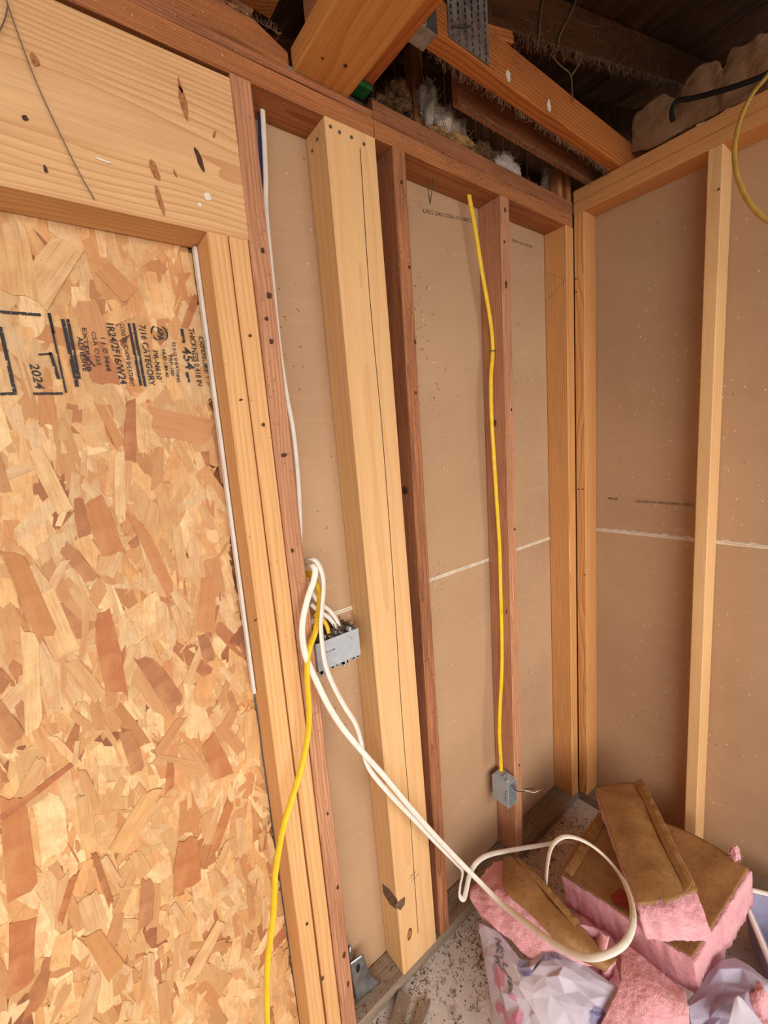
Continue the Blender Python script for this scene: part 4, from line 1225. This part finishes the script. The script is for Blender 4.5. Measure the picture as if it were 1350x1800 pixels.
crumbs('plate_dirt', 900, reg_plate, M_DIRT, .0006, .0024, 'dirt crumbs lying along the sole plate between the studs')
fr = []
for i in range(60):
    c = random.choice([(-.90, -.06), (-.97, -.03), (-.80, -.11), (-.86, -.16)])
    fr.append(((c[0] + random.gauss(0, .035), c[1] + random.gauss(0, .02), .002 + random.uniform(0, .006)), (random.gauss(0, 1), random.gauss(0, 1), .12), random.uniform(.008, .028), .0009))
o = scatter_fibres('wood_splinters', [(p_, d, L, r) for p_, d, L, r in fr], M_DIRT)
for v in o.data.vertices: v.co.z = max(v.co.z, .0006)
tag(o, 'little heap of splinters and bark on the floor before the wide post', 'debris', None, 'stuff')

# ------------------------------------------------------------------ heap of insulation and bags
def batt(label, body_rows, kraft_r, kraft_c, thick, nu=36, nv=30, fuzz=.006, seed=1, name='insulation_batt', sd=1.5):
    """body_rows: rows of (u, v, z). kraft_r/kraft_c: covered part of the grid as fractions"""
    R = [Z(*r) for r in body_rows]
    G = surf(R, nu, nv)
    root = empty(name, G[nu // 2][nv // 2] - Vector((0, 0, thick)))
    tag(root, label, 'insulation')
    slab_from_grid('pink_fibre', G, thick, M_PINK, root, fuzz, seed, fuzz * sd)
    if kraft_r:
        N = grid_normals(G)
        i0, i1 = round(kraft_r[0] * nu), round(kraft_r[1] * nu); j0, j1 = round(kraft_c[0] * nv), round(kraft_c[1] * nv)
        K = []
        for i in range(i0, i1 + 1):
            row = []
            for j in range(j0, j1 + 1):
                p_ = G[i][j] + N[i][j] * .0085
                p_ += N[i][j] * (noise.noise(G[i][j] * 14 + Vector((seed, 5, 0))) * .004 + abs(noise.noise(G[i][j] * 6 + Vector((seed, 0, 5)))) * .004)
                if i == i1 and kraft_r[1] < 1: p_ += (G[min(i + 1, nu)][j] - G[i][j]) * noise.noise(Vector((j * .35, seed, 0))) * 2.2
                row.append(p_)
            K.append(row)
        slab_from_grid('kraft_facing', K, .0022, M_KRAFT, root, .0006, seed, layers=1)
        return root, G, N
    return root, G, grid_normals(G)


def flange(root, G, N, js, i0, i1, lift=.012, wd=.03, out=0):
    """folded stapling flange standing along one edge of the facing"""
    nu, nv = len(G) - 1, len(G[0]) - 1
    rows_ = []
    for i in range(i0, i1 + 1):
        a = G[i][js]; side = (G[i][min(js + 2, nv)] - G[i][max(js - 2, 0)]).normalized() * (1 if js > nv / 2 else -1)
        n = N[i][js]; k = 1 + .35 * noise.noise(Vector((i * .3, 3, js)))
        rows_.append([a - side * wd + n * .013, a - side * wd * .45 + n * (.013 + lift * .7 * k), a + n * (.012 + lift * k), a + side * wd * .10 + n * (.012 + lift * 1.0 * k), a + side * wd * .16 + n * (.006 + lift * .3)])
    slab_from_grid('flange', rows_, .0022, M_KRAFT, root, .0008, 4, layers=1, smooth=False)


# 1 wide batt underneath
r1, G1, N1 = batt('wide brown-faced pink batt lying level beneath the strip, its pink edge to the room',
                  [[(985, 1540, .200), (1050, 1580, .215), (1135, 1638, .235), (1222, 1692, .25)], [(1018, 1482, .205), (1105, 1530, .225), (1185, 1572, .245), (1272, 1612, .26)], [(1052, 1432, .205), (1140, 1442, .225), (1230, 1476, .245), (1321, 1533, .26)]],
                  (0, 1), (0, .985), .105, 60, 70, .003, 2, sd=2.2)
flange(r1, G1, N1, 3, 2, 58, .010, .022)
rp = [at(u, v, 'z', .248) for u, v in [(1075, 1577), (1092, 1564), (1104, 1578), (1113, 1593), (1124, 1611), (1100, 1600), (1084, 1594)]]
# 2 long strip on top
r2, G2, N2 = batt('narrow brown-faced strip of pink batt lying uppermost with a torn pink end',
                  [[(1046, 1388, .315), (1090, 1380, .325), (1134, 1383, .315)], [(1062, 1432, .33), (1108, 1420, .345), (1152, 1418, .33)], [(1086, 1505, .345), (1132, 1488, .36), (1180, 1478, .345)],
                   [(1120, 1590, .350), (1172, 1580, .365), (1222, 1562, .35)], [(1128, 1625, .330), (1190, 1625, .345), (1245, 1622, .335)], [(1136, 1652, .300), (1200, 1655, .31), (1262, 1655, .305)]],
                  (0, .62), (0, 1), .070, 66, 34, .004, 6, sd=1.8)
flange(r2, G2, N2, 31, 0, 40, .016, .026)
# 3 left piece
r3, G3, N3 = batt('crumpled brown-faced piece of pink batt in the bag mouth, nearest the left wall',
                  [[(868, 1516, .205), (884, 1510, .22), (897, 1509, .235), (908, 1520, .22)], [(826, 1570, .195), (877, 1566, .235), (920, 1556, .262), (955, 1560, .235)], [(858, 1617, .205), (915, 1602, .245), (955, 1598, .272), (986, 1594, .245)],
                   [(903, 1657, .210), (955, 1637, .250), (990, 1638, .275), (1018, 1631, .25)], [(940, 1692, .205), (982, 1666, .24), (1025, 1670, .265), (1054, 1670, .24)], [(1000, 1714, .2), (1046, 1694, .23), (1068, 1702, .245), (1084, 1692, .23)]],
                  (0, 1), (.42, 1), .065, 56, 44, .006, 9, sd=1.5)
flange(r3, G3, N3, 41, 1, 34, .010, .018)
# 4 pink piece hanging to the front
r4, G4, N4 = batt('bare pink slab of insulation hanging down at the front of the heap',
                  [[(1090, 1650, .20), (1140, 1690, .20), (1204, 1742, .20)], [(1092, 1700, .235), (1140, 1728, .245), (1210, 1772, .235)], [(1082, 1745, .225), (1140, 1770, .24), (1213, 1812, .22)], [(1050, 1815, .18), (1120, 1835, .2), (1213, 1860, .18)]],
                  None, None, .06, 50, 50, .0035, 13)
# red print on the wide batt
gi = []
for (u, v) in [(1072, 1577), (1092, 1562), (1104, 1576), (1113, 1593), (1124, 1612), (1100, 1600), (1084, 1594)]:
    # nearest point of the facing along the line of sight
    best = min(((i, j) for i in range(len(G1)) for j in range(len(G1[0]))), key=lambda ij: ((G1[ij[0]][ij[1]] + N1[ij[0]][ij[1]] * .012) - CC).cross((at(u, v, 'z', 0) - CC).normalized()).length)
    gi.append(G1[best[0]][best[1]] + N1[best[0]][best[1]] * .0155)
flat_poly('red_print', gi, M_RED, r1, Vector((0, 0, .0006)))
tuft('insulation_tuft', Z((1292, 1502, .275))[0], (.016, .012, .024), M_PINK, 'tiny pale wisp of insulation poking up behind the wide batt', seed=30, fibres=20)
tuft('insulation_tuft', Z((1346, 1792, .16))[0] , (.045, .045, .05), M_PINK, 'small pink clump of insulation in the bag at the lower right corner', seed=31, fibres=30)


def bag(label, rows_, nu, nv, amp, seed, prints, pink=None, lav=None, tint=0):
    R = [Z(*r) for r in rows_]
    nc, mc = nu // 12, nv // 12
    C = surf(R, nc, mc); N = grid_normals(C); rn = random.Random(seed)
    for i in range(nc + 1):
        for j in range(mc + 1):
            p_ = C[i][j]
            du = C[min(i + 1, nc)][j] - C[max(i - 1, 0)][j]; dv = C[i][min(j + 1, mc)] - C[i][max(j - 1, 0)]
            e_ = .4 if i in (0, nc) or j in (0, mc) else 1
            C[i][j] = p_ + N[i][j] * (rn.uniform(-1, 1) * amp * e_ + (.5 - 2 * abs(noise.noise(p_ * 6 + Vector((seed, 0, 0))))) * amp * 1.6) + du * rn.uniform(-.2, .2) * e_ + dv * rn.uniform(-.2, .2) * e_
    G = []
    for i in range(nu + 1):
        fi = i / nu * nc; a = min(int(fi), nc - 1); s_ = fi - a; row = []
        for j in range(nv + 1):
            fj = j / nv * mc; b = min(int(fj), mc - 1); t_ = fj - b
            c0, c1, c2, c3 = C[a][b], C[a + 1][b], C[a][b + 1], C[a + 1][b + 1]
            if (a * 7 + b * 3) % 2: q_ = c0 + (c1 - c0) * s_ + (c3 - c1) * t_ if s_ > t_ else c0 + (c2 - c0) * t_ + (c3 - c2) * s_
            else: q_ = c0 + (c1 - c0) * s_ + (c2 - c0) * t_ if s_ + t_ < 1 else c3 + (c2 - c3) * (1 - s_) + (c1 - c3) * (1 - t_)
            row.append(q_ + noise.noise_vector(q_ * 40) * .0012)
        G.append(row)
    for row in G:
        for p_ in row: p_.z = max(p_.z, .004)
    root = empty('plastic_bag', (G[nu // 2][nv // 2].x, G[nu // 2][nv // 2].y, 0)); tag(root, label, 'bag')
    o = slab_from_grid('film', G, .0012, M_BAG, root, 0, layers=1)
    me = o.data; cs_ = np.zeros((len(me.vertices), 4), dtype=np.float32); cs_[:, 3] = 1
    for v in me.vertices:
        w_ = v.co + o.matrix_basis.translation
        cs_[v.index, 1] = tint
        if pink:
            for (pc, pr) in pink:
                if (w_ - pc).length < pr: cs_[v.index, 0] = 1
        if lav:
            for (pc, pr) in lav:
                if (w_ - pc).length < pr: cs_[v.index, 1] = 1
    ca2 = me.color_attributes.new('col', 'FLOAT_COLOR', 'POINT'); ca2.data.foreach_set('color', cs_.ravel())
    N = grid_normals(G)
    for (txt, i0, j0, di, dj, hi, hj, m) in prints:          # letters follow the film
        co, fs = text_mesh(txt)
        vs = []
        for x_, y_ in co:
            fi = (i0 + di * x_ + hi * y_) * nu; fj = (j0 + dj * x_ + hj * y_) * nv
            fi = min(max(fi, 0), nu - 1.001); fj = min(max(fj, 0), nv - 1.001)
            a, b = int(fi), int(fj); s_, t_ = fi - a, fj - b
            p_ = (G[a][b].lerp(G[a][b + 1], t_)).lerp(G[a + 1][b].lerp(G[a + 1][b + 1], t_), s_)
            vs.append(p_ + N[a][b] * .0022)
        obj('printed_text', meshdata('printed_text', vs, fs), m, root)
    return root


PK = [(Z((885, 1760, .12))[0], .062), (Z((860, 1700, .14))[0], .02)]
bag1 = bag('white printed plastic bag with pink swirls, nearest the left wall, half under the batts',
    [[(840, 1622, .16), (880, 1640, .19), (920, 1690, .20), (968, 1668, .225), (1020, 1688, .225), (1090, 1738, .22)], [(846, 1680, .11), (884, 1690, .17), (922, 1728, .19), (972, 1722, .225), (1030, 1735, .22), (1092, 1762, .21)],
     [(856, 1750, .05), (892, 1760, .13), (935, 1772, .165), (985, 1775, .19), (1040, 1788, .19), (1095, 1800, .19)], [(862, 1812, .012), (900, 1840, .08), (945, 1850, .11), (1000, 1850, .13), (1050, 1860, .14), (1100, 1870, .14)]],
    108, 132, .0080, 3,
    [('NEW', .10, .15, .32, .02, -.01, .055, M_GREYP), ('a Walls & sobs', .12, .66, .16, -.26, -.09, -.02, M_LAV), ('UP', .30, .245, .25, .0, 0, .04, M_GREYP), ('.20', .56, .80, .14, .03, -.03, .05, M_LAV)],
    PK, [(Z((922, 1700, .2))[0], .02), (Z((1055, 1795, .19))[0], .025)])
bag2 = bag('crumpled bluish-white plastic bag at the right end of the heap, below the tub',
    [[(1205, 1762, .16), (1245, 1712, .19), (1295, 1684, .20), (1345, 1722, .20), (1400, 1740, .19)], [(1212, 1790, .15), (1255, 1752, .20), (1305, 1745, .20), (1350, 1765, .2), (1410, 1790, .18)], [(1220, 1830, .10), (1270, 1800, .18), (1310, 1790, .2), (1365, 1815, .17), (1420, 1830, .14)],
     [(1230, 1860, .06), (1280, 1850, .12), (1320, 1850, .13), (1370, 1850, .1), (1420, 1860, .09)]],
    96, 96, .013, 8, [], None, None, .35)
# flap of white film standing up at the lower right
R = [Z((1276, 1812, .20), (1310, 1812, .21), (1350, 1812, .20)), Z((1284, 1782, .235), (1305, 1782, .245), (1330, 1785, .235)), Z((1293, 1752, .265), (1297, 1750, .27), (1302, 1752, .265))]
o = slab_from_grid('film_flap', surf(R, 14, 14), .0012, M_BAG, None, .001, layers=1); tag(o, 'pointed white flap of plastic film standing at the lower right corner', 'bag')

# stuffing of the bags: lumps that carry the batts
tuft('stuffing', (-.64, -.33, .070), (.15, .12, .065), M_PINK, None, bag1, seed=40, amp=.15, fibres=0)
tuft('stuffing', (-.37, -.40, .055), (.17, .15, .050), M_PINK, None, bag1, seed=41, amp=.15, fibres=0)
tuft('stuffing', (-.64, -.56, .065), (.12, .08, .060), M_PINK, None, bag2, seed=42, amp=.15, fibres=0)

# lavender tub at the right edge
tb = empty('storage_tub', (-.02, -.80, 0)); tag(tb, 'lavender plastic tub with a pale rim at the right edge behind the bags', 'tub')
tz = .15
TP, TQ = Z((1302, 1562, tz))[0], Z((1400, 1586, tz))[0]
TE = (TQ - TP).normalized(); TD = Vector((TE.y, -TE.x, 0))
if TD.x > 0: TD = -TD
TL = .22


def tub_ring(ins, z):
    return [Vector((p_.x, p_.y, z)) for p_ in (TP + TE * ins + TD * ins, TP + TE * (TL - ins) + TD * ins, TP + TE * (TL - ins) + TD * (.26 - ins), TP + TE * ins + TD * (.26 - ins))]


rings = [tub_ring(.02, .0005), tub_ring(.004, tz), tub_ring(.008, tz), tub_ring(.023, .004)]
vs = [v for r in rings for v in r]
fs = [(3, 2, 1, 0), (12, 13, 14, 15)] + [(k_ * 4 + q, k_ * 4 + (q + 1) % 4, k_ * 4 + 4 + (q + 1) % 4, k_ * 4 + 4 + q) for k_ in range(3) for q in range(4)]
obj('shell', meshdata('shell', vs, fs), M_TUB, tb)
rr = [Vector(v) for v in tub_ring(-.004, tz)]; rr.append(rr[0]); rr.append(rr[1])
pp = []
for q in range(4):
    for k_ in range(8): pp.append(rr[q].lerp(rr[q + 1], k_ / 8))
pp.append(rr[0])
vs, fs = tube_data(pp, .008, .006, 8, up=(0, 0, 1)); obj('rim', meshdata('rim', vs, fs), M_WHITE, tb, None, True)
